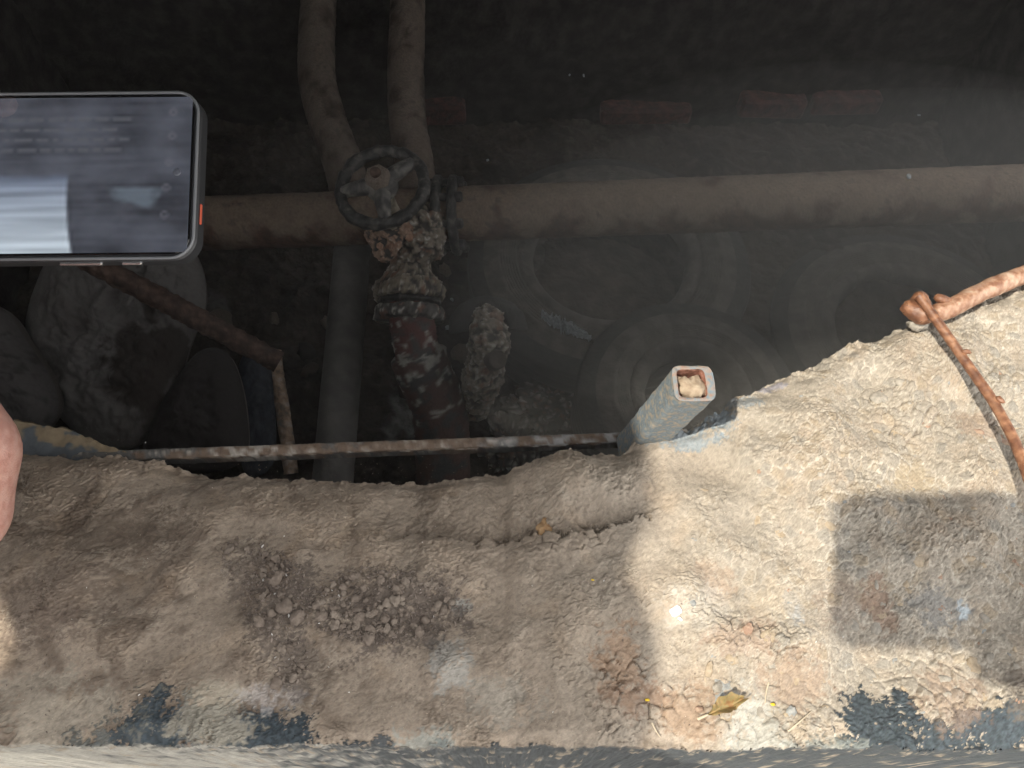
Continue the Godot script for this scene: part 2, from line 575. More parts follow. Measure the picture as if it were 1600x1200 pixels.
# ---------------------------------------------------------------- walls and ground
var edge_pts := []      # Vector3(x, z, drop) along the inner edge
func edge_at(x: float) -> Vector2:
	var n := edge_pts.size()
	if x <= edge_pts[0].x: return Vector2(edge_pts[0].y, edge_pts[0].z)
	for i in n - 1:
		if x <= edge_pts[i + 1].x:
			var t: float = (x - edge_pts[i].x) / (edge_pts[i + 1].x - edge_pts[i].x)
			return Vector2(lerpf(edge_pts[i].y, edge_pts[i + 1].y, t), lerpf(edge_pts[i].z, edge_pts[i + 1].z, t))
	return Vector2(edge_pts[n - 1].y, edge_pts[n - 1].z)

var patches := []       # [x, z, rx, rz, colour, strength]
func patch(px: float, py: float, rx: float, ry: float, c: Color, k := 1.0) -> void:
	var q := on_y(px, py, TOP)
	patches.append([q.x, q.z, rx / 3100.0, ry / 2700.0, c, k, c.r < 0.06])

var hn1: FastNoiseLite
var hn2: FastNoiseLite
var hn3: FastNoiseLite
var swirl: FastNoiseLite
var cellv: FastNoiseLite
var celld: FastNoiseLite
var grit: FastNoiseLite
var lip := []
func lip_at(x: float) -> float:
	for i in lip.size() - 1:
		if x <= lip[i + 1].x:
			return lerpf(lip[i].y, lip[i + 1].y, clampf((x - lip[i].x) / (lip[i + 1].x - lip[i].x), 0, 1))
	return lip[-1].y

# height of the broken top and its colour, at x, z, with s from the outer (0) to the inner edge (1)
var celle: FastNoiseLite
var cell2: FastNoiseLite
var cracked := []
var last_col := Color.WHITE
func wall_top(x: float, z: float, s: float, drop: float) -> float:
	var h := -drop * pow(s, 1.7)
	var a := hn1.get_noise_2d(x, z)
	var b := hn2.get_noise_2d(x, z)
	var d := hn3.get_noise_2d(x, z)
	var w := swirl.get_noise_2d(x, z)
	var g := grit.get_noise_2d(x, z)
	var a2 := hn1.get_noise_2d(x * 1.7 + 3.0, z * 1.7 - 2.0)
	var right := smoothstep(0.06, 0.16, x + 0.3 * (z + 0.12) + 0.04 * a)
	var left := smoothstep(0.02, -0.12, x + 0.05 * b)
	var harsh := smoothstep(-0.1, 0.45, a2 + 0.35 * w)
	h += a * 0.0085 + b * (0.0008 + 0.0011 * harsh) * (1.0 - 0.35 * right) + d * (0.00018 + 0.00034 * harsh) + g * (0.00012 + 0.00025 * harsh)
	# flakes: the surface has come off in thin layers
	var q := (a * 1.3 + b * 0.5 + w * 0.3) * 4.5
	var fl := q - floorf(q)
	h += 0.0013 * (smoothstep(0.0, 0.06, fl) - fl) * smoothstep(0.05, 0.45, a + 0.5 * w)
	# the step below the broken lip
	if x > -0.09 and x < 0.085:
		var lz := lip_at(x) + 0.006 * b + 0.003 * d
		var inner := lz - z
		var amp := smoothstep(-0.09, -0.06, x) * smoothstep(0.085, 0.05, x)
		h -= 0.0085 * amp * smoothstep(-0.0012, 0.0022, inner) * exp(-maxf(inner, 0.0) / 0.022)
		h += 0.004 * amp * exp(-absf(inner + 0.006) / 0.008) * maxf(0.0, a + 0.5)
	var mx := (x - 0.047) / 0.032
	var mz := (z + 0.148) / 0.022
	if mx * mx + mz * mz < 9.0: h += 0.012 * exp(-mx * mx - mz * mz)
	# pebbles bedded in the mortar
	var cv := cellv.get_noise_2d(x, z)
	var cd := celld.get_noise_2d(x, z)
	var ce := celle.get_noise_2d(x, z) + 1.0
	var c2 := cell2.get_noise_2d(x, z) + 1.0
	var peb := smoothstep(0.02, 0.32, ce + 0.12 * d) * (1.0 if cv > -0.45 else 0.2)
	var rag := smoothstep(-0.35, 0.25, b + 0.6 * w)
	h += right * (0.0006 * (peb - 0.5) * rag + 0.00035 * smoothstep(0.0, 0.3, c2))
	# edges crumble away
	h -= 0.006 * pow(smoothstep(0.90, 1.0, s), 2.0) * (1.0 + b)
	h -= 0.004 * smoothstep(0.05, 0.0, s) * (0.6 + b)
	# ---- colour
	var c := Color(0.295, 0.242, 0.190).lerp(Color(0.285, 0.252, 0.206), smoothstep(-0.02, 0.12, x + 0.05 * a))
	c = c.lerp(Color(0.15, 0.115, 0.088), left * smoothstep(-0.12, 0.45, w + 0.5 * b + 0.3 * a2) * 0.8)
	c = c.lerp(Color(0.32, 0.255, 0.192), smoothstep(0.1, 0.5, a - 0.3 * w) * 0.4)
	# light grit caught in wandering lines
	var vein := 1.0 - absf(w + 0.3 * d) * 6.5
	c = c.lerp(Color(0.50, 0.445, 0.365), clampf(vein, 0, 1) * (0.12 + 0.3 * harsh) * (0.7 + 0.6 * g))
	var fine := 1.0 - absf(d * 0.8 + 0.5 * b + 0.2 * g) * 7.0
	c = c.lerp(Color(0.50, 0.455, 0.385), clampf(fine, 0, 1) * smoothstep(-0.3, 0.3, b - 0.5 * w) * (0.12 + 0.33 * right))
	h += clampf(fine, 0, 1) * 0.0002 * (0.3 + harsh)
	if right > 0.02:
		var pc := Color(0.245, 0.222, 0.186)
		if cv > 0.62: pc = Color(0.265, 0.22, 0.16)
		elif cv > 0.40: pc = Color(0.20, 0.192, 0.172)
		elif cv < -0.80: pc = Color(0.30, 0.22, 0.16)
		c = c.lerp(pc, right * peb * 0.65)
		var rim := smoothstep(0.16, 0.04, ce + 0.10 * d) * rag * (1.0 if cv > -0.45 else 0.3)
		c = c.lerp(Color(0.50, 0.465, 0.40), right * rim * 0.62)
		c = c.lerp(Color(0.48, 0.445, 0.38), right * smoothstep(0.16, 0.03, c2 + 0.15 * g) * 0.6 * smoothstep(-0.4, 0.3, w - b))
		c = c.lerp(Color(0.15, 0.125, 0.10), right * smoothstep(0.035, 0.01, ce + 0.05 * g) * smoothstep(0.1, 0.4, b + 0.4 * d) * 0.6)
	c = c.lerp(Color(0.37, 0.275, 0.185), smoothstep(0.3, 0.65, hn1.get_noise_2d(x * 2.1 + 5.0, z * 2.1)) * 0.2)
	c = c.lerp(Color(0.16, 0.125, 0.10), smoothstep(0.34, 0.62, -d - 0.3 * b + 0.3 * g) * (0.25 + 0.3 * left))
	# dried mud that has cracked into small plates
	for zn in cracked:
		var cx: float = (x - zn[0]) / zn[2]
		var cz: float = (z - zn[1]) / zn[3]
		var el := cx * cx + cz * cz
		if el < 1.2:
			var ck := smoothstep(0.085, 0.02, ce + 0.05 * d) * smoothstep(1.2, 0.6, el + 0.8 * b) * smoothstep(-0.1, 0.3, b + w)
			h -= 0.0013 * ck
			h += 0.0006 * smoothstep(0.03, 0.3, ce) * smoothstep(1.2, 0.6, el)
			c = c.lerp(Color(0.10, 0.075, 0.058), ck * 0.6)
	for pt in patches:
		var ex: float = (x - pt[0]) / pt[2]
		if absf(ex) > 1.6: continue
		var ez: float = (z - pt[1]) / pt[3]
		if absf(ez) > 1.6: continue
		var e := ex * ex + ez * ez + 1.1 * b + 0.9 * d + 0.5 * w + 0.3 * g
		if pt[6]:
			var on := smoothstep(1.0, 0.93, e)
			h += 0.0007 * on + 0.0004 * smoothstep(0.75, 0.98, e) * on
			c = c.lerp(pt[4] * (1.0 + 0.5 * d), on * pt[5])
		else: c = c.lerp(pt[4], smoothstep(1.15, 0.35, e) * pt[5])
	var k := 1.0 + (0.22 + 0.12 * right) * g + 0.14 * d
	last_col = Color(c.r * k, c.g * k, c.b * k)
	return h

func build_rim_wall() -> void:
	for e in [[-100, 680, .05], [25, 692, .05], [100, 706, .05], [180, 714, .05], [260, 723, .05], [320, 736, .05], [450, 743, .05], [500, 746, .049], [560, 750, .048], [640, 746, .045], [720, 739, .04], [790, 735, .036], [802, 722, .03], [870, 705, .019], [940, 700, .015], [975, 699, .012], [992, 686, .012], [1040, 671, .012], [1090, 661, .012], [1128, 642, .012], [1142, 618, .01], [1190, 596, .008], [1236, 571, .006], [1258, 571, .006], [1300, 547, .006], [1400, 511, .005], [1440, 491, .004], [1500, 469, .004], [1600, 441, .003], [1750, 402, .003]]:
		var q := on_y(e[0], e[1], TOP - e[2])
		edge_pts.append(Vector3(q.x, q.z, e[2]))
	for e in [[520, 770], [565, 800], [590, 832], [615, 836], [640, 818], [690, 828], [740, 840], [790, 836], [850, 832], [900, 838], [960, 824], [1040, 800]]:
		var q := on_y(e[0], e[1], TOP - 0.012)
		lip.append(Vector2(q.x, q.z))
	var dark := Color(0.045, 0.058, 0.068)
	patch(255, 1135, 62, 40, dark)
	patch(235, 1155, 95, 22, dark)
	patch(400, 1150, 75, 36, dark)
	patch(365, 1128, 40, 24, dark, 0.7)
	for q in [[545, 1172, 22, 12], [598, 1168, 16, 16], [688, 1172, 14, 14], [775, 1178, 10, 12], [838, 1176, 18, 10]]: patch(q[0], q[1], q[2], q[3], dark, 0.9)
	patch(1375, 1150, 58, 46, dark)
	patch(1410, 1120, 14, 36, dark)
	patch(1440, 1160, 70, 26, dark)
	patch(1555, 1140, 70, 26, dark)
	patch(1600, 1125, 40, 30, dark)
	patch(1290, 1172, 60, 16, Color(0.20, 0.22, 0.21), 0.8)
	var blue := Color(0.20, 0.25, 0.285)
	patch(1080, 668, 62, 22, blue, 0.75)
	patch(1130, 640, 34, 24, blue, 0.8)
	patch(1165, 610, 40, 16, blue, 0.6)
	patch(1215, 585, 22, 10, Color(0.22, 0.22, 0.27), 0.7)
	patch(700, 1035, 34, 38, Color(0.36, 0.375, 0.36), 0.5)
	patch(715, 935, 22, 12, Color(0.42, 0.46, 0.45), 0.5)
	patch(780, 1090, 60, 30, Color(0.33, 0.32, 0.28), 0.4)
	patch(660, 1165, 50, 22, Color(0.36, 0.39, 0.36), 0.6)
	patch(90, 1110, 120, 50, Color(0.37, 0.35, 0.29), 0.35)
	patch(330, 1120, 60, 46, Color(0.44, 0.40, 0.32), 0.6)
	patch(420, 1090, 50, 18, Color(0.45, 0.42, 0.40), 0.6)
	patch(1470, 945, 54, 26, Color(0.19, 0.195, 0.195), 0.6)
	patch(1512, 948, 9, 14, Color(0.40, 0.45, 0.48), 0.9)
	patch(1380, 945, 26, 36, Color(0.23, 0.145, 0.10), 0.6)
	patch(1320, 945, 40, 30, Color(0.22, 0.16, 0.12), 0.4)
	patch(1240, 945, 14, 24, Color(0.26, 0.275, 0.285), 0.7)
	patch(1215, 930, 40, 28, Color(0.38, 0.32, 0.24), 0.5)
	patch(1180, 1135, 45, 46, Color(0.36, 0.36, 0.33), 0.8)
	patch(1120, 905, 30, 30, Color(0.30, 0.22, 0.16), 0.5)
	patch(1160, 995, 60, 26, Color(0.29, 0.21, 0.16), 0.5)
	patch(1240, 1060, 50, 40, Color(0.27, 0.195, 0.14), 0.6)
	patch(970, 1040, 40, 50, Color(0.34, 0.22, 0.14), 0.6)
	patch(1080, 1110, 60, 34, Color(0.27, 0.19, 0.13), 0.7)
	patch(990, 1090, 50, 24, Color(0.25, 0.17, 0.12), 0.6)
	patch(1090, 945, 50, 34, Color(0.52, 0.49, 0.44), 0.4)
	patch(1430, 740, 40, 26, Color(0.33, 0.27, 0.18), 0.5)
	patch(1540, 660, 46, 26, Color(0.32, 0.24, 0.18), 0.5)
	patch(1480, 1090, 50, 40, Color(0.26, 0.185, 0.135), 0.5)
	patch(1590, 1085, 26, 30, Color(0.14, 0.12, 0.10), 0.7)
	var soil := Color(0.12, 0.097, 0.083)
	patch(610, 945, 120, 60, soil, 0.8)
	patch(430, 930, 54, 72, soil, 0.75)
	patch(380, 880, 50, 40, soil, 0.6)
	patch(460, 1030, 30, 50, soil, 0.6)
	patch(130, 800, 150, 40, Color(0.12, 0.092, 0.07), 0.6)
	patch(60, 930, 90, 60, Color(0.14, 0.105, 0.085), 0.5)
	hn1 = noise(14.0, 3, 2)
	hn2 = noise(75.0, 4, 3, 0.0025)
	hn3 = noise(360.0, 5, 3)
	swirl = noise(38.0, 6, 4, 0.012)
	grit = noise(1100.0, 7, 2)
	cellv = noise(160.0, 8, 1, 0.003)
	cellv.noise_type = FastNoiseLite.TYPE_CELLULAR
	cellv.cellular_return_type = FastNoiseLite.RETURN_CELL_VALUE
	celle = cellv.duplicate()
	celle.cellular_return_type = FastNoiseLite.RETURN_DISTANCE2_SUB
	for q in [[985, 1085, 70, 60], [1110, 1120, 70, 60], [1480, 1075, 80, 60], [1180, 1000, 70, 40], [1240, 1110, 50, 50], [1560, 600, 60, 120], [1420, 640, 90, 70], [880, 830, 90, 30]]:
		var qq := on_y(q[0], q[1], TOP)
		cracked.append([qq.x, qq.z, q[2] / 3100.0, q[3] / 2700.0])
	cell2 = celle.duplicate()
	cell2.frequency = 430.0
	cell2.seed = 23
	celld = cellv.duplicate()
	celld.cellular_return_type = FastNoiseLite.RETURN_DISTANCE
	var xs := PackedFloat32Array()
	for i in 22: xs.append(-1.15 + (1.15 - 0.315) * (1.0 - pow(1.0 - i / 22.0, 1.6)))
	var nd := 1080
	for i in nd + 1: xs.append(-0.315 + 0.665 * i / nd)
	for i in 22: xs.append(0.35 + 0.80 * pow((i + 1) / 22.0, 1.6))
	var no := 40
	var nt := 440
	var ni := 26
	var rows := no + nt + ni + 1
	var m := MB.new()
	var edge_n := noise(60.0, 21, 3)
	var outer_n := noise(40.0, 22, 3)
	for x in xs:
		var e := edge_at(x)
		var zin := e.x - 0.0035 * edge_n.get_noise_1d(x) - 0.0015 * edge_n.get_noise_1d(x * 4.0)
		var zout := -0.0262 + 0.0016 * smoothstep(-0.1, 0.2, x) + 0.0018 * outer_n.get_noise_1d(x) + 0.0008 * outer_n.get_noise_1d(x * 5.0)
		# outer face, from the ground up
		var htop := TOP + wall_top(x, zout, 0.0, e.y)
		var ctop := last_col
		for r in no:
			var t := 1.0 - pow(1.0 - float(r) / no, 2.4)
			var y := htop * t
			var wv := swirl.get_noise_2d(x * 0.5, y * 2.5)
			var pv := hn2.get_noise_2d(x + 3.0, y * 2.0)
			var gv := grit.get_noise_2d(x * 0.4, y)
			var pale := smoothstep(-0.25, 0.45, wv * 0.7 + pv * 0.3 + (-x - 0.10) * 4.0)
			var col := Color(0.060, 0.072, 0.082).lerp(Color(0.46, 0.455, 0.42), pale)
			col = col.lerp(Color(0.36, 0.31, 0.24), smoothstep(0.42, 0.5, pv + 0.3 * wv) * 0.8) * (1.0 + 0.25 * gv)
			col = col.lerp(ctop, smoothstep(0.008, 0.0, htop - y + 0.004 * pv) * 0.7)
			m.p(Vector3(x, y, zout + 0.0012 * pv + 0.0006 * hn3.get_noise_2d(x, y) + 0.003 * (1.0 - t)), col)
		for r in nt:
			var s := (r + 0.5) / nt
			var z := lerpf(zout, zin, s)
			var h := wall_top(x, z, clampf((z + 0.0255) / (e.x + 0.0255), 0.0, 1.0), e.y)
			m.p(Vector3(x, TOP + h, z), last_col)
		var hin := m.v[m.v.size() - 1].y
		for r in ni + 1:
			var t := (r + 1.0) / (ni + 1)
			var y := lerpf(hin, 0.0, t * t)
			var rv := hn1.get_noise_2d(x * 2.0, y * 2.0) * 0.012 + hn2.get_noise_2d(x, y) * 0.004
			var dz := 0.012 * smoothstep(0.0, 0.02, hin - y)
			var col := Color(0.20, 0.17, 0.14).lerp(Color(0.10, 0.14, 0.17), smoothstep(-0.1, 0.25, hn2.get_noise_2d(x + 9.0, y)))
			m.p(Vector3(x, y, zin + dz + rv * smoothstep(0.0, 0.03, hin - y)), col)
	for i in xs.size() - 1:
		for r in rows - 1:
			var a := i * rows + r
			var out := Vector3(0, 0, 1) if r < no else (Vector3.UP if r < no + nt - 1 else Vector3(0, 0, -1))
			m.quad(a, a + 1, a + rows + 1, a + rows, out)
	var wall := thing("rim_wall", Vector3(0, 0, -0.09), "crumbling pale concrete wall top in front, broken along its inner edge, flaked dark paint on its outer face", "wall")
	put("concrete", m, mats.masonry, wall)
	# the painted wedge of inner lining at the left
	var w := MB.new()
	var poly := []
	for q in [[-220, 640, .895], [-60, 652, .893], [40, 658, .892], [110, 671, .89], [160, 692, .888], [215, 712, .885]]: poly.append(on_y(q[0], q[1], q[2]))
	var back := []
	for q in [[-220, 720, .89], [-60, 722, .888], [40, 726, .887], [110, 732, .885], [160, 738, .882], [225, 742, .878]]: back.append(on_y(q[0], q[1], q[2]))
	var cols_n := 120
	for i in cols_n + 1:
		var f := float(i) / cols_n * (poly.size() - 1)
		var k := mini(int(f), poly.size() - 2)
		var pa: Vector3 = poly[k].lerp(poly[k + 1], f - k)
		var pb: Vector3 = back[k].lerp(back[k + 1], f - k)
		for r in 32:
			var t := r / 24.0
			var q := pb.lerp(pa, minf(t, 1.0))
			if t > 1.0: q.y -= (t - 1.0) * 0.5
			q += Vector3(0, hn2.get_noise_2d(q.x, q.z) * 0.002, 0)
			if t >= 1.0: q.z += 0.002 * hn2.get_noise_1d(q.x)
			var bl := smoothstep(-0.1, 0.1, hn2.get_noise_2d(q.x * 0.6 + 4.0, q.z * 0.8) + (q.x + 0.262) * 3.0 - (t - 0.6) * 0.6)
			w.p(q, Color(0.20, 0.16, 0.105).lerp(Color(0.075, 0.09, 0.10), bl))
	for i in cols_n:
		for r in 31:
			var a := i * 32 + r
			w.quad(a, a + 1, a + 33, a + 32, Vector3.UP if r < 24 else Vector3(0, 0, -1))
	put("lining", w, mats.masonry, wall)
	# pebbles showing in the mortar on the right
	var shapes := []
	for k in 7:
		var s := MB.new()
		stone(s, Vector3.ZERO, 1.0, k + 3, 0.7, Color.WHITE, 1, 0.28)
		shapes.append(s.mesh())
	var kinds := [mats.pebble_grey, mats.pebble_grey, mats.pebble_tan, mats.pebble_blue, mats.pebble_grey, mats.pebble_red, mats.pebble_tan]
	var made := 0
	var spots := [[1380, 942, 9.0, 5, 0], [1440, 705, 8.0, 0, 0], [1130, 1090, 5.0, 3, 0], [1240, 942, 6.0, 3, 0], [1365, 1060, 6.0, 0, 0], [1500, 945, 5.0, 3, 0], [1570, 690, 8.5, 5, 0], [1110, 1060, 5.0, 2, 0]]
	while made < 190:
		var px := rng.randf_range(1060, 1600)
		var py := rng.randf_range(520, 1150)
		var r := 1.6 + 4.2 * pow(rng.randf(), 2.2)
		if made < spots.size():
			px = spots[made][0]
			py = spots[made][1]
			r = spots[made][2]
		var q := on_y(px, py, TOP)
		var e := edge_at(q.x)
		var s := (q.z + 0.0255) / (e.x + 0.0255)
		if made >= spots.size() and (s > 0.93 or s < 0.06 or rng.randf() > smoothstep(1000.0, 1350.0, px)):
			if rng.randf() < 0.9: continue
		if s > 0.93: continue
		var o := MeshInstance3D.new()
		o.name = "pebble"
		o.mesh = shapes[rng.randi() % 7]
		o.material_override = kinds[rng.randi() % 7] if made >= spots.size() else kinds[spots[made][3]]
		var rr := r * 0.001
		q.y = TOP + wall_top(q.x, q.z, s, e.y) - rr * rng.randf_range(0.46, 0.62)
		o.position = q - wall.position
		o.basis = Basis(Vector3.UP, rng.randf() * TAU) * Basis.from_scale(Vector3(rr * rng.randf_range(0.9, 1.3), rr * 0.75, rr))
		wall.add_child(o, true)
		made += 1

func slab(called: String, xf: Transform3D, size: Vector3, mat: Material, label: String, category: String) -> MeshInstance3D:
	var m := MB.new()
	box(m, xf, size, 0.01)
	return solo(called, m, mat, label, category)

func build_chamber() -> void:
	# earth outside
	var g := MB.new()
	var gn := noise(1.5, 31, 4)
	var far := 150.0
	var k := 70
	for i in k + 1:
		for j in k + 1:
			var u := (2.0 * i / k - 1.0)
			var w := (2.0 * j / k - 1.0)
			var q := Vector3(signf(u) * pow(absf(u), 4.0) * far, 0, signf(w) * pow(absf(w), 4.0) * far)
			q.y = -0.01 + 0.012 * gn.get_noise_2d(q.x, q.z)
			g.p(q)
	for i in k:
		for j in k: g.quad(i * (k + 1) + j, i * (k + 1) + j + 1, (i + 1) * (k + 1) + j + 1, (i + 1) * (k + 1) + j, Vector3.UP)
	solo("ground", g, mats.ground, "", "", "", "structure")
	# chamber floor: packed brown mud and rubble with lime run over it
	var m := MB.new()
	var n1 := noise(5.0, 41, 4)
	var n2 := noise(28.0, 42, 4, 0.03)
	var nx := 220
	var nz := 150
	var spl := []
	for q in [[845, 620, 34, 90, 0.8], [800, 690, 30, 40, 0.4], [640, 640, 40, 60, 0.5], [905, 540, 40, 26, 0.6], [420, 600, 20, 40, 0.25], [930, 560, 20, 14, 0.7], [230, 660, 70, 40, 0.3], [1020, 178, 30, 8, 0.5], [912, 125, 20, 10, 0.5], [330, 470, 30, 30, 0.2]]:
		var o := on_y(q[0], q[1], FLOOR + 0.04)
		spl.append([o.x, o.z, q[2] / 900.0, q[3] / 800.0, q[4]])
	for i in nx + 1:
		for j in nz + 1:
			var x := -1.02 + 2.04 * i / nx
			var z := -1.44 + 1.36 * j / nz
			var a := n1.get_noise_2d(x, z)
			var b := n2.get_noise_2d(x, z)
			var y := FLOOR + 0.03 + 0.03 * a + 0.014 * b
			var col := Color(0.055, 0.045, 0.037).lerp(Color(0.034, 0.028, 0.024), smoothstep(-0.2, 0.4, a))
			col = col.lerp(Color(0.09, 0.076, 0.064), smoothstep(0.1, 0.5, b))
			for s in spl:
				var e := Vector2((x - s[0]) / s[2], (z - s[1]) / s[3]).length_squared() + 1.6 * b
				col = col.lerp(Color(0.42, 0.43, 0.42), smoothstep(1.0, 0.2, e) * s[4])
			m.p(Vector3(x, y, z), col)
	for i in nx:
		for j in nz: m.quad(i * (nz + 1) + j, i * (nz + 1) + j + 1, (i + 1) * (nz + 1) + j + 1, (i + 1) * (nz + 1) + j, Vector3.UP)
	solo("chamber_floor", m, mats.mud, "", "", "", "structure")
	# the other three walls
	var fw := thing("far_wall", Vector3(0, 0, -1.5), "dark grimy far wall of the chamber with a row of exposed red bricks", "wall")
	var f := MB.new()
	var fn := noise(6.0, 51, 4)
	for i in 141:
		for j in 61:
			var x := -1.15 + 2.3 * i / 140
			var y := TOP * j / 60.0
			f.p(Vector3(x, y, -1.42 + 0.012 * fn.get_noise_2d(x, y) + 0.004 * fn.get_noise_2d(x * 6, y * 6)))
	for i in 140:
		for j in 60: f.quad(i * 61 + j, i * 61 + j + 1, (i + 1) * 61 + j + 1, (i + 1) * 61 + j, Vector3(0, 0, 1))
	var sides := [[0, 60], [140, 0]]
	box(f, Transform3D(Basis(), Vector3(0, TOP / 2, -1.52)), Vector3(2.3, TOP - 0.004, 0.17), 0.005)
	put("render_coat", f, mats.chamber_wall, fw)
	for q in [[690, 172, 70, 34], [1008, 174, 130, 26], [1205, 162, 90, 30], [1320, 158, 90, 26]]:
		var d := ray(q[0], q[1])
		var o := EYE + d * ((-1.412 - EYE.z) / d.z)
		var b := MB.new()
		var dep := o.distance_to(EYE)
		box(b, Transform3D(Basis(Vector3.FORWARD, rng.randf_range(-0.03, 0.03)), o), Vector3(q[2] / 1164.0 * dep, q[3] / 1164.0 * dep, 0.05), 0.006)
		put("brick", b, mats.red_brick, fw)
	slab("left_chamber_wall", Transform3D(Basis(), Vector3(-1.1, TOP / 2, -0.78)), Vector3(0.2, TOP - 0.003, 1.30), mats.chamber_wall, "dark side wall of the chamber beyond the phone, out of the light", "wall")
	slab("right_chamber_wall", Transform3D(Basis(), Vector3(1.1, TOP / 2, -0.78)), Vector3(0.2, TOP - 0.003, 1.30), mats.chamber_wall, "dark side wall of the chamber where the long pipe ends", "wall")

func glare_veil(px: float, py: float, depth: float, size: Vector3, density: float, label: String) -> void:  # local fog added to imitate veiling glare on the lens
	var f := FogVolume.new()
	f.name = numbered("glare_haze")
	f.shape = RenderingServer.FOG_VOLUME_SHAPE_ELLIPSOID
	f.size = size
	f.position = at(px, py, depth)
	var fm := FogMaterial.new()
	fm.density = density
	fm.albedo = Color(0.95, 0.95, 0.94)
	f.material = fm
	add_child(f, true)
	tag(f, label, "haze", "", "stuff")

func build_shade_lid() -> void:  # unseen lid, placed and shaped so sun misses the pit but reaches the rim
	var o := thing("unseen_shade_lid", Vector3(0, TOP, -1.44), "unseen blue-grey steel lid placed and shaped overhead to keep the sun off the chamber", "hatch lid")
	var xdir := Vector3(1, 0, -0.125).normalized()
	var b := Vector3(-0.14, 1.275, -0.143)
	var a := Vector3(-0.306, TOP + 0.03, -1.47)
	var zdir := (b - a).normalized()
	var ydir := zdir.cross(xdir).normalized()
	xdir = ydir.cross(zdir).normalized()
	var bs := Basis(xdir, ydir, zdir)
	var wide := 2.02
	var m := MB.new()
	box(m, Transform3D(bs, (a + b) / 2), Vector3(wide, 0.005, a.distance_to(b)), 0.002)
	put("plate", m, mats.hatch_steel, o)
	for s in [-0.5, 0.5]:
		var r := MB.new()
		box(r, Transform3D(bs, (a + b) / 2 + xdir * s * (wide - 0.03) - ydir * 0.0145), Vector3(0.025, 0.024, a.distance_to(b) - 0.01), 0.003)
		put("frame_bar", r, mats.hatch_steel, o)
	for t in [0.02, 0.5, 0.985]:
		var r := MB.new()
		box(r, Transform3D(bs, a.lerp(b, t) - ydir * 0.0145), Vector3(wide - 0.07, 0.022, 0.022), 0.003)
		put("frame_bar", r, mats.hatch_steel, o)
	for x in [-0.6, 0.6]:
		var h := MB.new()
		tube(h, straight(a + xdir * (x - 0.06) - Vector3(0, 0.014, 0), a + xdir * (x + 0.06) - Vector3(0, 0.014, 0), 8), [0.012], 16)
		put("hinge", h, mats.black_iron, o)
	var pr := MB.new()  # rod added only to carry the unseen lid
	tube(pr, straight(Vector3(-1.08, TOP - 0.01, -0.62), b - xdir * 0.935 - zdir * 0.25 - ydir * 0.004, 8), [0.009], 12)
	solo("added_prop_rod", pr, mats.rebar_rust, "rusty rod added on the side wall to hold up the unseen shade lid", "rod")

# ---------------------------------------------------------------- pipes and valve
# pale dust lying on the upper side, bare rust where it has been rubbed off
func dusted(m: MB, axis: Array, bare: Color, dusty: Color, cover: float, sd: int) -> void:
	var n := noise(16.0, sd, 5, 0.03)
	var k := m.v.size()
	for i in k:
		var q := m.v[i]
		var best: Vector3 = axis[0]
		var bd := INF
		for j in range(0, axis.size(), maxi(1, axis.size() / 60)):
			var dd: float = (axis[j] as Vector3).distance_squared_to(q)
			if dd < bd:
				bd = dd
				best = axis[j]
		var up := (q - best).normalized()
		if axis.size() > 200: up = Vector3(0, q.y - axis[0].lerp(axis[-1], (q.x - axis[0].x) / (axis[-1].x - axis[0].x)).y, 0) / 0.0435
		var e := n.get_noise_3dv(q)
		var e2 := n.get_noise_3dv(q * 2.7 + Vector3(5, 1, 2))
		var c := bare * (0.85 + 0.8 * e2)
		c = c.lerp(dusty * (1.0 + 0.35 * e2), smoothstep(-0.25, 0.30, up.y * 0.55 + cover + 1.1 * e))
		c = c.lerp(Color(0.05, 0.042, 0.038), smoothstep(0.30, 0.45, e2 - 0.3 * e) * 0.6)
		m.c[i] = c

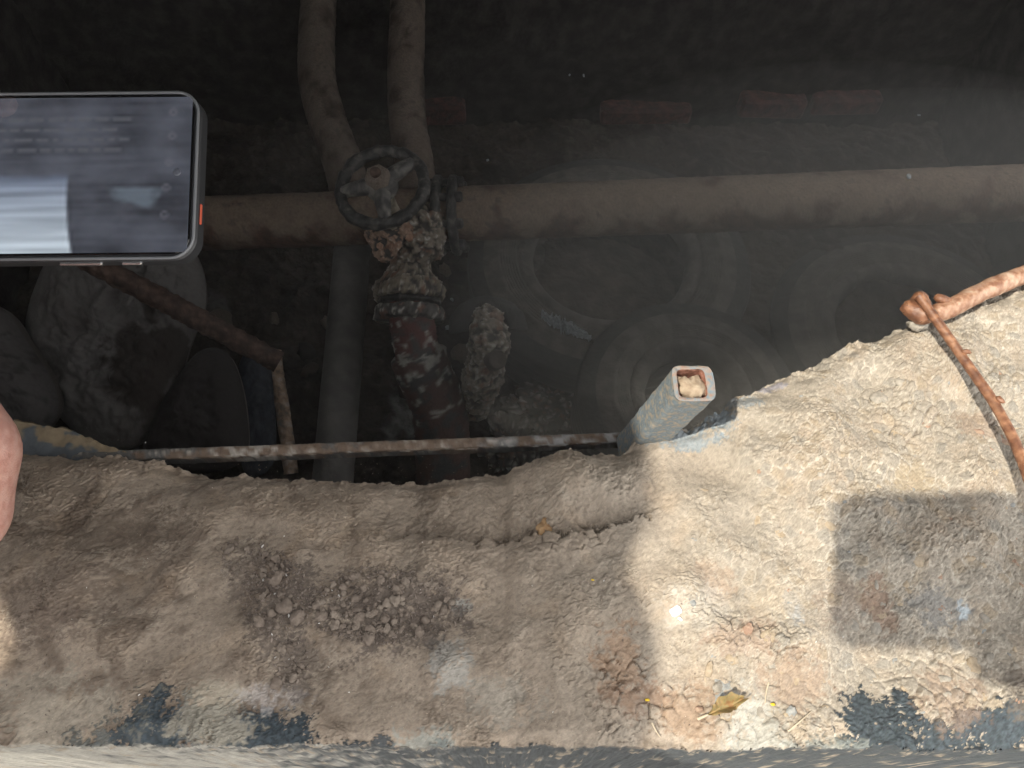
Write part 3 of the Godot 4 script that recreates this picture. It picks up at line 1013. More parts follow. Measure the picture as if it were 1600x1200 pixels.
func build_pipes() -> void:
	var m := MB.new()
	var a := at(310, 350, 1.23)
	var b := at(1560, 303, 1.16)
	var d := (b - a) / (b.x - a.x)
	var run := straight(a + d * (-1.0 - a.x), a + d * (1.0 - a.x), 460)
	tube(m, run, [0.0435], 56, 0.0013, 3)
	dusted(m, run, Color(0.105, 0.058, 0.041), Color(0.18, 0.135, 0.10), -0.12, 141)
	solo("main_pipe", m, mats.limed, "long dusty brown pipe running across the whole chamber behind the valve", "pipe")
	m = MB.new()
	run = smooth_path([at(552, 330, 1.27), at(538, 262, 1.29), at(512, 190, 1.33), at(496, 125, 1.37), at(495, 60, 1.41), at(498, 0, 1.45), at(500, -60, 1.49), at(501, -110, 1.53)], 14)
	tube(m, run, [0.034], 36, 0.0016, 5)
	dusted(m, run, Color(0.07, 0.05, 0.04), Color(0.135, 0.108, 0.088), -0.15, 142)
	solo("bent_pipe", m, mats.limed, "bent crusty pipe rising behind the handwheel, leftmost of the two", "pipe", "two pipes rising at the back")
	m = MB.new()
	run = smooth_path([at(655, 330, 1.25), at(648, 260, 1.29), at(637, 190, 1.33), at(634, 120, 1.37), at(636, 40, 1.41), at(638, -20, 1.46), at(639, -90, 1.52)], 14)
	tube(m, run, [0.0335], 36, 0.0016, 6)
	dusted(m, run, Color(0.072, 0.05, 0.04), Color(0.14, 0.11, 0.09), -0.15, 143)
	solo("upright_pipe", m, mats.limed, "nearly straight crusty pipe rising directly behind the handwheel rim, right of the bent one", "pipe", "two pipes rising at the back")
	m = MB.new()
	tube(m, straight(at(553, 360, 1.36), at(516, 800, 1.17), 120), [0.0325], 32, 0.0006, 7)
	solo("grey_pipe", m, mats.grey_pipe, "smooth grey pipe running from under the brown pipe towards the rim wall", "pipe")
	m = MB.new()
	tube(m, straight(at(60, 365, 1.0), at(436, 566, 1.10), 120), [0.0155], 22, 0.0034, 8)
	solo("slanting_bar", m, mats.dark_rust, "rusty dark bar slanting down across the pale sack", "bar")
	m = MB.new()
	tube(m, smooth_path([at(429, 548, 1.225), at(433, 590, 1.22), at(442, 640, 1.21), at(455, 740, 1.2)], 12), [0.0115], 16, 0.0012, 9)
	solo("thin_pipe", m, mats.bar_rust, "thin tan rusty pipe standing left of the grey pipe", "pipe")

func bolt(parent: Node3D, o: Vector3, axis: Vector3, r: float, mat: Material, called := "bolt") -> void:
	var m := MB.new()
	lathe(m, o, axis, [[0.0, r], [r * 0.8, r], [r, r * 0.8], [r, r * 0.8], [r, 0.0], [r, 0.0], [0.0, 0.0]], 6)
	put(called, m, mat, parent)

# knobbly scale over old iron: bumps along the normal, and tan, white and black patches
func crusty(m: MB, amp: float, tan_: Color, pale: float, sd: int) -> void:
	var n := noise(52.0, sd, 4, 0.012)
	var nn := PackedVector3Array()
	nn.resize(m.v.size())
	for i in range(0, m.ix.size(), 3):
		var q := (m.v[m.ix[i + 2]] - m.v[m.ix[i]]).cross(m.v[m.ix[i + 1]] - m.v[m.ix[i]])
		for k in 3: nn[m.ix[i + k]] += q
	for i in m.v.size():
		var q := m.v[i]
		var e := n.get_noise_3dv(q)
		var e2 := n.get_noise_3dv(q * 2.3 + Vector3(1, 4, 2))
		var f := e * 7.0
		f -= floorf(f)
		m.v[i] = q + nn[i].normalized() * amp * (e * 1.3 + 0.6 * e2 + 0.25 * (smoothstep(0.0, 0.15, f) - f))
		var c := tan_ * (1.0 + 0.7 * e2)
		c = c.lerp(Color(0.048, 0.045, 0.042), smoothstep(0.02, 0.28, -e - 0.4 * e2 + 0.05))
		c = c.lerp(Color(0.44, 0.42, 0.385), smoothstep(0.22, 0.4, e2 + 0.4 * e + pale - 0.2))
		c = c.lerp(Color(0.20, 0.10, 0.065), smoothstep(0.2, 0.4, n.get_noise_3dv(q * 0.8 + Vector3(9, 0, 0))) * 0.7)
		m.c[i] = c

# lime crust dried on in patches, thick near the joint and thinning below it
func lime_over(m: MB, under: Color, more: float) -> void:
	var n := noise(34.0, 64, 4, 0.02)
	var joint := at(660, 560, 1.19)
	for i in m.v.size():
		var q := m.v[i]
		var far := (q - joint).length() / 0.09
		var e := n.get_noise_3dv(q) + 0.35 - 0.45 * far - more * 0.35
		var c := under.lerp(Color(0.06, 0.062, 0.062), smoothstep(0.0, 0.3, n.get_noise_3dv(q * 0.7 + Vector3(3, 0, 0))))
		m.c[i] = c.lerp(Color(0.46, 0.45, 0.42), smoothstep(0.12, 0.4, e) * 0.9)

func build_valve() -> void:
	var hub := at(590, 276, 1.055)
	var wc := at(597, 292, 1.072)
	var n := ((EYE - wc).normalized() * cos(0.58) + (Vector3.RIGHT * -0.42 + upw * 0.9).normalized() * sin(0.58)).normalized()
	var v := thing("gate_valve", at(650, 470, 1.2), "old gate valve with a black handwheel, limescaled body and reddish lower pipe", "valve")
	# handwheel
	var e1 := n.cross(Vector3(0.2, 1, 0.1)).normalized()
	var e2 := n.cross(e1)
	var m := MB.new()
	var ring := []
	for i in 96: ring.append(wc + (e1 * cos(TAU * i / 96) + e2 * sin(TAU * i / 96)) * 0.0615)
	tube(m, ring, [0.0088], 22, 0.003, 11, Color.WHITE, false, true)
	var wheel := put("handwheel", m, mats.black_iron, v)
	var hubc := wc + n * 0.006
	for k in 3:
		var dirp: Vector3 = [at(655, 235, 1.07), at(607, 350, 1.07), at(540, 296, 1.07)][k]
		var d := (dirp - wc)
		d = (d - n * d.dot(n)).normalized()
		var s := MB.new()
		var sp := []
		var rr := []
		for i in 13:
			var t := i / 12.0
			sp.append(hubc.lerp(wc, t * t) + d * lerpf(0.010, 0.057, t))
			rr.append(lerpf(0.0135, 0.0088, t))
		tube(s, sp, rr, 14, 0.001, 20 + k)
		put("spoke", s, mats.wheel_iron, wheel)
	m = MB.new()
	lathe(m, hubc - n * 0.012, n, [[0.0, 0], [0.022, 0], [0.024, 0.004], [0.020, 0.02], [0.013, 0.023], [0.0, 0.023]], 28, 0.0008, 25)
	put("hub", m, mats.wheel_iron, wheel)
	m = MB.new()
	lathe(m, hubc + n * 0.011, n, [[0.018, 0.0], [0.018, 0.0], [0.018, 0.012], [0.0155, 0.015], [0.0155, 0.015], [0.0, 0.015]], 6, 0.0004, 26)
	put("nut", m, mats.clod, wheel)
	m = MB.new()
	lathe(m, hubc + n * 0.024, n, [[0.0075, 0], [0.0075, 0.007], [0.006, 0.009], [0.0, 0.009]], 18, 0.0008, 27)
	put("stem_tip", m, mats.dark_rust, wheel)
	# stem and bonnet
	m = MB.new()
	tube(m, straight(wc - n * 0.005, at(634, 372, 1.16), 14), [0.010], 16, 0.0007, 28)
	put("stem", m, mats.scaled_iron, v)
	m = MB.new()
	flesh(m, [[at(660, 350, 1.16), at(668, 330, 1.18), 0.026, 0.018], [at(655, 375, 1.165), at(640, 420, 1.185), 0.026, 0.024], [at(680, 345, 1.17), at(672, 385, 1.17), 0.014, 0.02]], 0.0035, 140.0)
	crusty(m, 0.0055, Color(0.20, 0.17, 0.135), 0.10, 301)
	put("bonnet", m, mats.limed, v)
	m = MB.new()
	var fl := []
	for q in [[572, 362], [600, 352], [636, 346], [644, 362], [622, 392], [606, 410], [585, 398]]: fl.append(at(q[0], q[1], 1.135))
	slump(m, fl, -look, 0.009, 0.006, 31, func(_q, _t): return Color.WHITE, 24, 120)
	crusty(m, 0.004, Color(0.25, 0.165, 0.12), -0.05, 302)
	put("gland_plate", m, mats.limed, v)
	bolt(v, at(614, 352, 1.122), -look, 0.008, mats.scaled_iron)
	bolt(v, at(594, 385, 1.124), -look, 0.0055, mats.rust_orange)
	bolt(v, at(640, 372, 1.135), -look, 0.0065, mats.rust_orange)
	# body between its two flanges
	var ax := (at(641, 400, 1.19) - at(640, 500, 1.18)).normalized()
	m = MB.new()
	lathe(m, at(640, 455, 1.19), ax, [[0.0, -0.012], [0.052, -0.012], [0.054, -0.009], [0.0545, -0.004], [0.0545, 0.001], [0.054, 0.006], [0.052, 0.009], [0.05, 0.012], [0.046, 0.016], [0.042, 0.02], [0.038, 0.025], [0.035, 0.03], [0.032, 0.036], [0.030, 0.042], [0.029, 0.05], [0.028, 0.06], [0.0, 0.062]], 120, 0.001, 33)
	crusty(m, 0.006, Color(0.21, 0.18, 0.14), 0.10, 303)
	put("body", m, mats.limed, v)
	m = MB.new()
	lathe(m, at(640, 474, 1.19), ax, [[0.0, -0.004], [0.05, -0.004], [0.05, 0.005], [0.0, 0.005]], 40, 0.0015, 34)
	put("gasket", m, mats.black_iron, v)
	m = MB.new()
	lathe(m, at(640, 492, 1.19), ax, [[0.0, -0.010], [0.025, -0.010], [0.050, -0.010], [0.053, -0.008], [0.054, -0.004], [0.054, 0.0], [0.054, 0.004], [0.053, 0.009], [0.05, 0.011], [0.042, 0.011], [0.034, 0.011], [0.0, 0.011]], 120, 0.001, 35)
	crusty(m, 0.005, Color(0.10, 0.095, 0.09), 0.14, 304)
	put("flange", m, mats.limed, v)
	for k in 6:
		var th := TAU * k / 6 + 0.35
		var s1 := ax.cross(look).normalized()
		var s2 := ax.cross(s1)
		bolt(v, at(640, 486, 1.19) + (s1 * cos(th) + s2 * sin(th)) * 0.044 + ax * 0.012, ax, 0.008, mats.black_iron)
	m = MB.new()
	tube(m, smooth_path([at(640, 470, 1.185), at(645, 510, 1.18), at(651, 545, 1.185), at(662, 578, 1.195)], 18), [0.034, 0.033, 0.036], 36, 0.0028, 36)
	lime_over(m, Color(0.11, 0.042, 0.037), 0.35)
	put("red_stub", m, mats.limed, v)
	m = MB.new()
	tube(m, smooth_path([at(652, 550, 1.19), at(662, 580, 1.2), at(676, 612, 1.21), at(687, 642, 1.22), at(692, 700, 1.235), at(692, 800, 1.25)], 18), [0.034, 0.040, 0.043, 0.044, 0.045], 40, 0.0026, 37)
	lime_over(m, Color(0.10, 0.055, 0.048), 0.0)
	put("elbow", m, mats.limed, v)
	# pipe flanges beside the valve, gripping the main pipe
	var pd := (at(1560, 303, 1.16) - at(310, 350, 1.23)).normalized()
	var coupling := thing("pipe_flange", at(704, 340, 1.21), "dark blue-black bolted flange ringing the brown pipe behind the handwheel", "flange")
	for k in 2:
		var px: float = [688, 712][k]
		m = MB.new()
		lathe(m, at(px, 337, 1.208), pd, [[0.044, -0.007], [0.060, -0.007], [0.064, -0.004], [0.064, 0.004], [0.060, 0.007], [0.044, 0.007]], 60, 0.0014, 41 + k)
		put("disc", m, mats.black_iron, coupling)
	for k in 8:
		var s1 := pd.cross(Vector3.UP).normalized()
		var s2 := pd.cross(s1)
		var th := TAU * k / 8 + 0.2
		var o := at(700, 337, 1.208) + (s1 * cos(th) + s2 * sin(th)) * 0.054
		m = MB.new()
		tube(m, straight(o - pd * 0.027, o + pd * 0.03, 4), [0.006], 10)
		var bo := put("bolt", m, mats.black_iron, coupling)
		bolt(bo, o + pd * 0.02, pd, 0.009, mats.black_iron, "nut")
	# cut-off stub to the right of the valve
	var st := thing("capped_stub", at(760, 620, 1.22), "short limescaled pipe stub with a brown plug, right of the valve's lower pipe", "pipe stub")
	var t1 := at(774, 545, 1.12)
	m = MB.new()
	flesh(m, [[at(742, 640, 1.24), at(755, 590, 1.17), 0.020, 0.027], [at(755, 590, 1.17), at(765, 535, 1.13), 0.027, 0.027], [at(765, 535, 1.13), at(762, 500, 1.15), 0.027, 0.022]], 0.0032, 160.0)
	crusty(m, 0.006, Color(0.23, 0.205, 0.165), 0.14, 305)
	put("crust", m, mats.limed, st)
	m = MB.new()
	lathe(m, at(776, 562, 1.103), (EYE - t1).normalized() + Vector3(0.35, 0, 0), [[0.0, -0.001], [0.008, -0.001], [0.011, 0.003], [0.0145, 0.003], [0.0165, -0.012]], 28, 0.0012, 62)
	put("plug", m, mats.mud_dark, st)
	m = MB.new()
	ring = []
	for i in 25:
		var th := PI * (i / 24.0) * 1.1 - 0.1
		ring.append(at(762 + 46 * cos(th), 512 - 34 * sin(th), 1.2))
	tube(m, ring, [0.016], 16, 0.003, 63)
	put("collar", m, mats.rubber, st)

# ---------------------------------------------------------------- things on the chamber floor
func tyre(called: String, px: float, py: float, y0: float, r: float, r_in: float, w: float, label: String, grp: String, tilt := Vector3.ZERO) -> void:
	var o := on_y(px, py, y0 + w)
	o.y = y0
	var t := thing(called, o, label, "tyre", grp)
	var axis := (Vector3.UP + tilt).normalized()
	var m := MB.new()
	var prof := [[r_in - 0.012, 0.012], [r_in, 0.004], [r_in + 0.02, 0.0], [r - 0.03, 0.0], [r - 0.008, 0.01]]
	put_ring(m, o, axis, prof, 72, 0.0)
	prof = [[r - 0.03, w], [r - 0.05, w + 0.006]]
	var steps := 7
	for k in steps:
		var q := lerpf(r - 0.055, r_in + 0.03, float(k) / steps)
		prof.append([q, w + 0.009])
		prof.append([q - 0.007, w + 0.011])
		prof.append([q - 0.0095, w + 0.001])
	prof.append_array([[r_in + 0.022, w + 0.012], [r_in + 0.008, w + 0.010], [r_in, w], [r_in - 0.004, w - 0.02], [r_in + 0.01, w - 0.035]])
	put_ring(m, o, axis, prof, 96, 0.0012)
	put("sidewall", m, mats.dusty_rubber, t)
	m = MB.new()
	var tr := [[r - 0.03, w]]
	for k in 6:
		var a := lerpf(w - 0.008, 0.012, k / 5.0)
		tr.append([r - 0.004 * (1 if k % 5 == 0 else 0), a])
		tr.append([r, a - 0.010])
		tr.append([r - 0.008, a - 0.012])
		tr.append([r - 0.008, a - 0.016])
	tr.append([r - 0.008, 0.01])
	put_ring(m, o, axis, tr, 96, 0.0006)
	put("tread", m, mats.rubber, t)
	m = MB.new()
	put_ring(m, o, axis, [[0.0, 0.035], [r_in * 0.5, 0.04], [r_in, 0.03]], 60, 0.006)
	put("mud_fill", m, mats.mud_dark, t)
func put_ring(m: MB, o: Vector3, axis: Vector3, prof: Array, segs: int, rough: float) -> void:
	lathe(m, o, axis, prof, segs, rough, 71)

func build_floor_things() -> void:
	var fy := FLOOR + 0.02
	tyre("tyre", 952, 400, fy, 0.265, 0.145, 0.15, "dusty tyre lying flat under the middle of the brown pipe", "tyres lying on the chamber floor")
	tyre("tyre", 1075, 610, fy + 0.05, 0.185, 0.075, 0.12, "small ribbed tyre lying nearest the rim, below the square tube's tip", "tyres lying on the chamber floor", Vector3(0.03, 0, 0.05))
	tyre("tyre", 1420, 520, fy - 0.11, 0.26, 0.14, 0.14, "dusty tyre below the thick end of the brown pipe at the right", "tyres lying on the chamber floor")
	# sacks
	var sn := noise(14, 81, 4, 0.05)
	var dark_o := at(225, 545, 1.1)
	var pale := func(q: Vector3, _t: float) -> Color:
		var e := Vector2((q.x - dark_o.x) / 0.06, (q.z - dark_o.z) / 0.058).length() + 1.1 * sn.get_noise_3dv(q)
		var c := Color(0.165, 0.158, 0.153).lerp(Color(0.125, 0.116, 0.11), smoothstep(-0.2, 0.4, sn.get_noise_3dv(q * 0.7)))
		var e2 := Vector2((q.x - dark_o.x - 0.0) / 0.024, (q.z - dark_o.z - 0.085) / 0.06).length() + 1.2 * sn.get_noise_3dv(q * 1.5)
		c = c.lerp(Color(0.04, 0.032, 0.029), smoothstep(1.05, 0.75, e) * 0.9)
		return c.lerp(Color(0.045, 0.037, 0.033), smoothstep(1.0, 0.7, e2) * 0.75)
	var m := MB.new()
	var o := []
	for q in [[70, 420], [120, 350], [240, 340], [305, 395], [322, 470], [296, 545], [270, 635], [215, 698], [140, 690], [78, 625], [44, 520]]: o.append(at(q[0], q[1], 1.16))
	slump(m, o, -look, 0.045, 0.022, 82, pale, 60, 200)
	solo("pale_sack", m, mats.sacking, "pale grey slumped sack with a dark ragged stain, under the slanting bar", "sack")
	m = MB.new()
	o = []
	for q in [[-80, 470], [0, 480], [40, 530], [88, 610], [80, 665], [20, 690], [-90, 690]]: o.append(at(q[0], q[1], 1.1))
	slump(m, o, -look, 0.05, 0.014, 83, func(q, _t): return Color(0.11, 0.105, 0.105).lerp(Color(0.06, 0.055, 0.055), smoothstep(0.1, 0.4, sn.get_noise_3dv(q * Vector3(1, 2.5, 3)))), 30, 120)
	solo("grey_sack", m, mats.sacking, "dim grey wrinkled sack above the thumb at the edge of the photo", "sack")
	m = MB.new()
	o = []
	for q in [[280, 590], [320, 545], [362, 560], [385, 640], [380, 720], [300, 740], [230, 720], [240, 660]]: o.append(at(q[0], q[1], 1.16))
	slump(m, o, -look, 0.04, 0.012, 84, func(_q, _t): return Color(0.035, 0.03, 0.029), 30, 120)
	solo("dark_sack", m, mats.sacking, "very dark rounded sack between the pale sack and the blue rag", "sack")
	m = MB.new()
	o = []
	for q in [[378, 560], [410, 540], [425, 600], [428, 720], [384, 740], [372, 650]]: o.append(at(q[0], q[1], 1.2))
	slump(m, o, -look, 0.025, 0.01, 85, func(_q, _t): return Color.WHITE, 20, 80)
	solo("blue_rag", m, mats.blue_cloth, "dark blue rag hanging beside the thin tan pipe", "rag")
	# crumpled film and bits
	m = MB.new()
	var fn := noise(40, 86, 3)
	var la := at(846, 492, 1.27)
	var lb := at(924, 528, 1.24)
	for i in 41:
		for j in 11:
			var t := i / 40.0
			var q := la.lerp(lb, t) + upw * (0.013 * (j / 10.0 - 0.5 + 0.5 * fn.get_noise_2d(i * 1.0, 50.0)) * (0.5 + 1.2 * sin(PI * (0.15 + 0.8 * t)))) - look * (0.012 * fn.get_noise_2d(t * 2.0, j * 0.05) + 0.006 * fn.get_noise_2d(i * 0.03, j * 0.2))
			m.p(q)
	for i in 40:
		for j in 10: m.quad(i * 11 + j, i * 11 + j + 1, (i + 1) * 11 + j + 1, (i + 1) * 11 + j, -look)
	var top := m.v.size()
	for i in top: m.p(m.v[i] + look * 0.0015)
	for i in 40:
		for j in 10: m.quad(top + i * 11 + j, top + i * 11 + j + 1, top + (i + 1) * 11 + j + 1, top + (i + 1) * 11 + j, look)
	solo("plastic_scrap", m, mats.film, "crumpled pale blue plastic scrap lying against the dusty tyre", "scrap")
	var bits := [[925, 545, 12], [945, 552, 8], [912, 560, 7], [1023, 181, 9], [1228, 176, 7], [912, 118, 6], [890, 117, 5], [700, 512, 8], [706, 468, 6], [720, 300, 5], [762, 250, 5], [1420, 276, 7], [1436, 180, 5], [980, 295, 4]]
	var places := ["under the plastic scrap", "right of the plastic scrap's tip", "left under the plastic scrap", "on the red brick at the back", "by the shorter red brick", "far back, larger of two", "far back, smaller of two", "by the valve's red stub", "by the valve flange", "beside the flange ring", "between upright pipe and tyre", "on the thick end of the brown pipe", "behind the brown pipe's thick end", "at the middle of the brown pipe"]
	for k in bits.size():
		var b: Array = bits[k]
		var q := on_y(b[0], b[1], FLOOR + 0.05)
		if b[1] < 190:
			var d := ray(b[0], b[1])
			q = EYE + d * minf(-1.40 / d.z, (FLOOR + 0.05 - EYE.y) / d.y)
		if k == 11: q = at(b[0], b[1], 1.13)
		if k == 13: q = at(b[0], b[1], 1.16)
		m = MB.new()
		stone(m, q, b[2] / 1164.0 * 1.3 * 0.6, 90 + k, 0.6, Color.WHITE, 1, 0.5)
		solo("white_chip", m, mats.film, "small pale chip " + places[k], "chip", "pale chips in the chamber")
	# lime-run rocks beside the valve
	for q in [[852, 640, 0.075, 17, "brown rock streaked with white lime between valve and ribbed tyre"], [880, 560, 0.05, 18, "smaller lime-edged rock under the plastic scrap"], [800, 690, 0.05, 19, "low dark rock behind the angle iron, right of the valve's pipe"]]:
		m = MB.new()
		stone(m, on_y(q[0], q[1], FLOOR + 0.05), q[2], q[3], 0.75, Color.WHITE, 4, 0.5)
		crusty(m, 0.008, Color(0.065, 0.054, 0.046), 0.18, 300 + int(q[3]))
		solo("limed_rock", m, mats.limed, q[4], "rock", "lime-streaked rocks")
	# rubble on the floor
	for k in 46:
		var px := rng.randf_range(330, 930)
		var py := rng.randf_range(400, 720)
		if k > 30:
			px = rng.randf_range(330, 1550)
			py = rng.randf_range(60, 240)
		var q := on_y(px, py, FLOOR + 0.035)
		if q.z < -1.38: continue
		m = MB.new()
		stone(m, q, rng.randf_range(0.012, 0.034), 200 + k, 0.65, Color.WHITE, 1, 0.4)
		solo("rubble_stone", m, [mats.clod, mats.mud_dark, mats.chamber_wall][k % 3], "dim muddy stone lying on the chamber floor", "stone", "muddy stones on the chamber floor")

# ---------------------------------------------------------------- steel in the rim
func build_rim_steel() -> void:
	# the angle iron across the inner edge
	var a := on_y(60, 716, 0.885)
	var b := on_y(1040, 681, 0.885)
	var xd := (b - a).normalized()
	var zd := xd.cross(Vector3.UP).normalized()
	var t := thing("angle_iron", (a + b) / 2 - Vector3(0, 0.03, 0), "rusty angle iron with flaked blue paint along the inner edge of the wall", "bar")
	var m := MB.new()
	var n := noise(90, 101, 4)
	var prof := [[-0.0034, 0.0], [-0.0026, 0.0010], [0.0, 0.0015], [0.0028, 0.0010], [0.0034, 0.0], [0.0034, -0.002], [0.0018, -0.003], [0.0016, -0.012], [-0.0018, -0.013], [-0.0034, -0.003]]
	var k := prof.size()
	for i in 301:
		var c := a.lerp(b, i / 300.0)
		var ipx := 60.0 + 980.0 * i / 300.0
		for q in prof:
			var w: Vector3 = c + zd * q[0] + Vector3.UP * q[1]
			w += (zd * n.get_noise_2d(w.x, 1) + Vector3.UP * n.get_noise_2d(w.x, q[0] * 80.0 + 4)) * 0.0005
			var e := n.get_noise_3dv(w * 0.5)
			var e2 := n.get_noise_3dv(Vector3(w.x * 1.1, w.y * 4.0, w.z * 4.0))
			var cc2 := Color(0.135, 0.095, 0.07).lerp(Color(0.20, 0.155, 0.12), smoothstep(-0.2, 0.3, e2))
			cc2 = cc2.lerp(Color(0.10, 0.10, 0.098), smoothstep(0.10, 0.45, e + 0.4 * e2 + smoothstep(330.0, 180.0, ipx) * 0.8 + (0.25 if q[1] < -0.002 else 0.0)))
			cc2 = cc2.lerp(Color(0.34, 0.31, 0.275), smoothstep(0.25, 0.5, e2 + 0.3 * e + 0.35 * smoothstep(60.0, 20.0, absf(ipx - 385.0))))
			cc2 = cc2.lerp(Color(0.30, 0.30, 0.30), smoothstep(700.0, 900.0, ipx) * smoothstep(-0.1, 0.2, e2))
			m.p(w, cc2)
	for i in 300:
		for s in k:
			var i0 := i * k + s
			var i1 := i * k + (s + 1) % k
			var c := a.lerp(b, (i + 0.5) / 300.0) - Vector3(0, 0.004, 0)
			m.quad(i0, i1, i1 + k, i0 + k, (m.v[i0] + m.v[i1 + k]) / 2 - c)
	put("iron", m, mats.limed, t)
	# the square tube standing in the rim
	var tip := at(1083, 599, 0.355)
	var foot := at(990, 700, 0.455)
	var ax := (tip - foot).normalized()
	var ex := Vector3(0.94, 0, -0.05)
	ex = (ex - ax * ex.dot(ax)).normalized()
	var ey := ax.cross(ex).normalized()
	if ey.dot(upw) < 0: ey = -ey
	var tube_n := thing("square_tube", foot, "chipped blue square steel tube stub standing at the inner edge, plugged with rubble", "tube")
	var hw := 0.0098
	var sec := []
	var inn := []
	for s in 40:
		var th := TAU * s / 40
		var cx := signf(cos(th)) * pow(absf(cos(th)), 0.33)
		var cy := signf(sin(th)) * pow(absf(sin(th)), 0.33)
		var bul := 1.0 + 0.10 * maxf(0.0, cx) * (1.0 - cy * cy)
		sec.append(Vector2(cx * bul, cy * 0.93) * hw)
		inn.append(Vector2(cx * bul * 0.79 if cx < 0 else cx * 0.66, cy * 0.93 * 0.79) * hw)
	var L := tip.distance_to(foot)
	var tn := noise(160, 103, 3)
	m = MB.new()
	var rows := 60
	for i in rows + 1:
		for q in sec:
			var w: Vector3 = foot + ax * L * i / rows + ex * q.x + ey * q.y
			w += (ex * q.x + ey * q.y).normalized() * 0.0005 * tn.get_noise_3dv(w)
			if i == rows: w += ax * 0.0008 * tn.get_noise_3dv(w * 1.5)
			m.p(w)
	for i in rows:
		for s in 40:
			var i0 := i * 40 + s
			var i1 := i * 40 + (s + 1) % 40
			m.quad(i0, i1, i1 + 40, i0 + 40, ex * sec[s].x + ey * sec[s].y)
	put("shell", m, mats.blue_flaked, tube_n)
	m = MB.new()
	for ring in 3:
		for s in 40:
			var q: Vector2 = [sec[s], (sec[s] + inn[s]) * 0.5, inn[s]][ring]
			var w := tip + ex * q.x + ey * q.y + ax * (0.0006 if ring == 1 else 0.0)
			w += ax * 0.0008 * tn.get_noise_3dv(w * 1.5)
			m.p(w)
	for ring in 2:
		for s in 40: m.quad(ring * 40 + s, ring * 40 + (s + 1) % 40, (ring + 1) * 40 + (s + 1) % 40, (ring + 1) * 40 + s, ax)
	put("cut_edge", m, mats.pink_primer, tube_n)
	m = MB.new()
	for i in 6:
		for q in inn: m.p(tip - ax * (0.004 * i) + ex * q.x + ey * q.y)
	for i in 5:
		for s in 40: m.quad(i * 40 + s, i * 40 + (s + 1) % 40, (i + 1) * 40 + (s + 1) % 40, (i + 1) * 40 + s, -(ex * inn[s].x + ey * inn[s].y))
	var mid := m.p(tip - ax * 0.016)
	for s in 40: m.tri(mid, 200 + s, 200 + (s + 1) % 40, ax)
	put("inner_face", m, mats.tube_inside, tube_n)
	m = MB.new()
	stone(m, tip - ax * 0.0052 + ex * 0.0008 - ey * 0.0006, 0.0069, 5, 0.8, Color.WHITE, 2, 0.45)
	solo("lodged_stone", m, mats.pale_stone, "largest tan stone lodged in the mouth of the square tube", "stone")
	m = MB.new()
	stone(m, tip - ax * 0.005 - ex * 0.0047 + ey * 0.0033, 0.0026, 8, 0.9, Color.WHITE, 2, 0.45)
	solo("lodged_stone", m, mats.pale_stone, "small pale stone in the upper corner of the square tube's mouth", "stone")
	m = MB.new()
	stone(m, tip - ax * 0.0066 + ex * 0.003 - ey * 0.0052, 0.0021, 9, 0.8, Color.WHITE, 1, 0.45)
	solo("lodged_stone", m, mats.pale_stone, "tiny stone at the lower edge of the square tube's mouth", "stone")
	# the two rusty bars at the right, welded where they meet
	var rb := thing("thick_rebar", on_y(1600, 432, TOP), "thick pale rusty bar lying along the broken edge, welded to the thin one", "bar")
	m = MB.new()
	var pts := smooth_path([on_y(1455, 492, TOP + 0.004), on_y(1480, 483, TOP + 0.0065), on_y(1530, 458, TOP + 0.008), on_y(1600, 429, TOP + 0.009), on_y(1720, 384, TOP + 0.009), on_y(1860, 340, TOP + 0.009)], 26)
	var rad := []
	for i in pts.size(): rad.append(0.0056 * smoothstep(-6.0, 14.0, i))
	tube(m, pts, rad, 24, 0.0006, 111)
	put("bar", m, mats.rebar_pale, rb)
	m = MB.new()
	flesh(m, [[on_y(1422, 482, TOP + 0.012), on_y(1440, 492, TOP + 0.012), 0.0048, 0.0055], [on_y(1437, 466, TOP + 0.014), on_y(1444, 490, TOP + 0.012), 0.0042, 0.005], [on_y(1468, 466, TOP + 0.011), on_y(1486, 474, TOP + 0.009), 0.0028, 0.003]], 0.0012, 900.0)
	for i in m.v.size(): m.v[i] += Vector3.ONE * 0.0009 * tn.get_noise_3dv(m.v[i])
	put("weld", m, mats.rebar_rust, rb)
	m = MB.new()
	tube(m, smooth_path([on_y(1436, 463, TOP + 0.020), on_y(1456, 490, TOP + 0.019), on_y(1500, 553, TOP + 0.018), on_y(1550, 625, TOP + 0.019), on_y(1585, 690, TOP + 0.021), on_y(1610, 755, TOP + 0.023), on_y(1640, 850, TOP + 0.025), on_y(1680, 960, TOP + 0.02), on_y(1720, 1060, TOP - 0.001)], 24), [0.0026], 20, 0.00018, 113)
	for s in [[1500, 553, 0.018], [1552, 628, 0.0195]]:
		var q := on_y(s[0], s[1], TOP + s[2])
		stone(m, q + Vector3(0.0022, 0.0022, 0), 0.0026, int(s[0]), 0.6, Color.WHITE, 1)
	solo("thin_rebar", m, mats.rebar_rust, "thin orange-brown rusty rod arching over the sunlit concrete", "rod")
	m = MB.new()
	stone(m, on_y(1433, 507, TOP + 0.004), 0.0062, 17, 0.8, Color.WHITE, 2, 0.4)
	solo("grey_lump", m, mats.pebble_grey, "grey mortar lump under the weld of the two rusty bars", "lump")

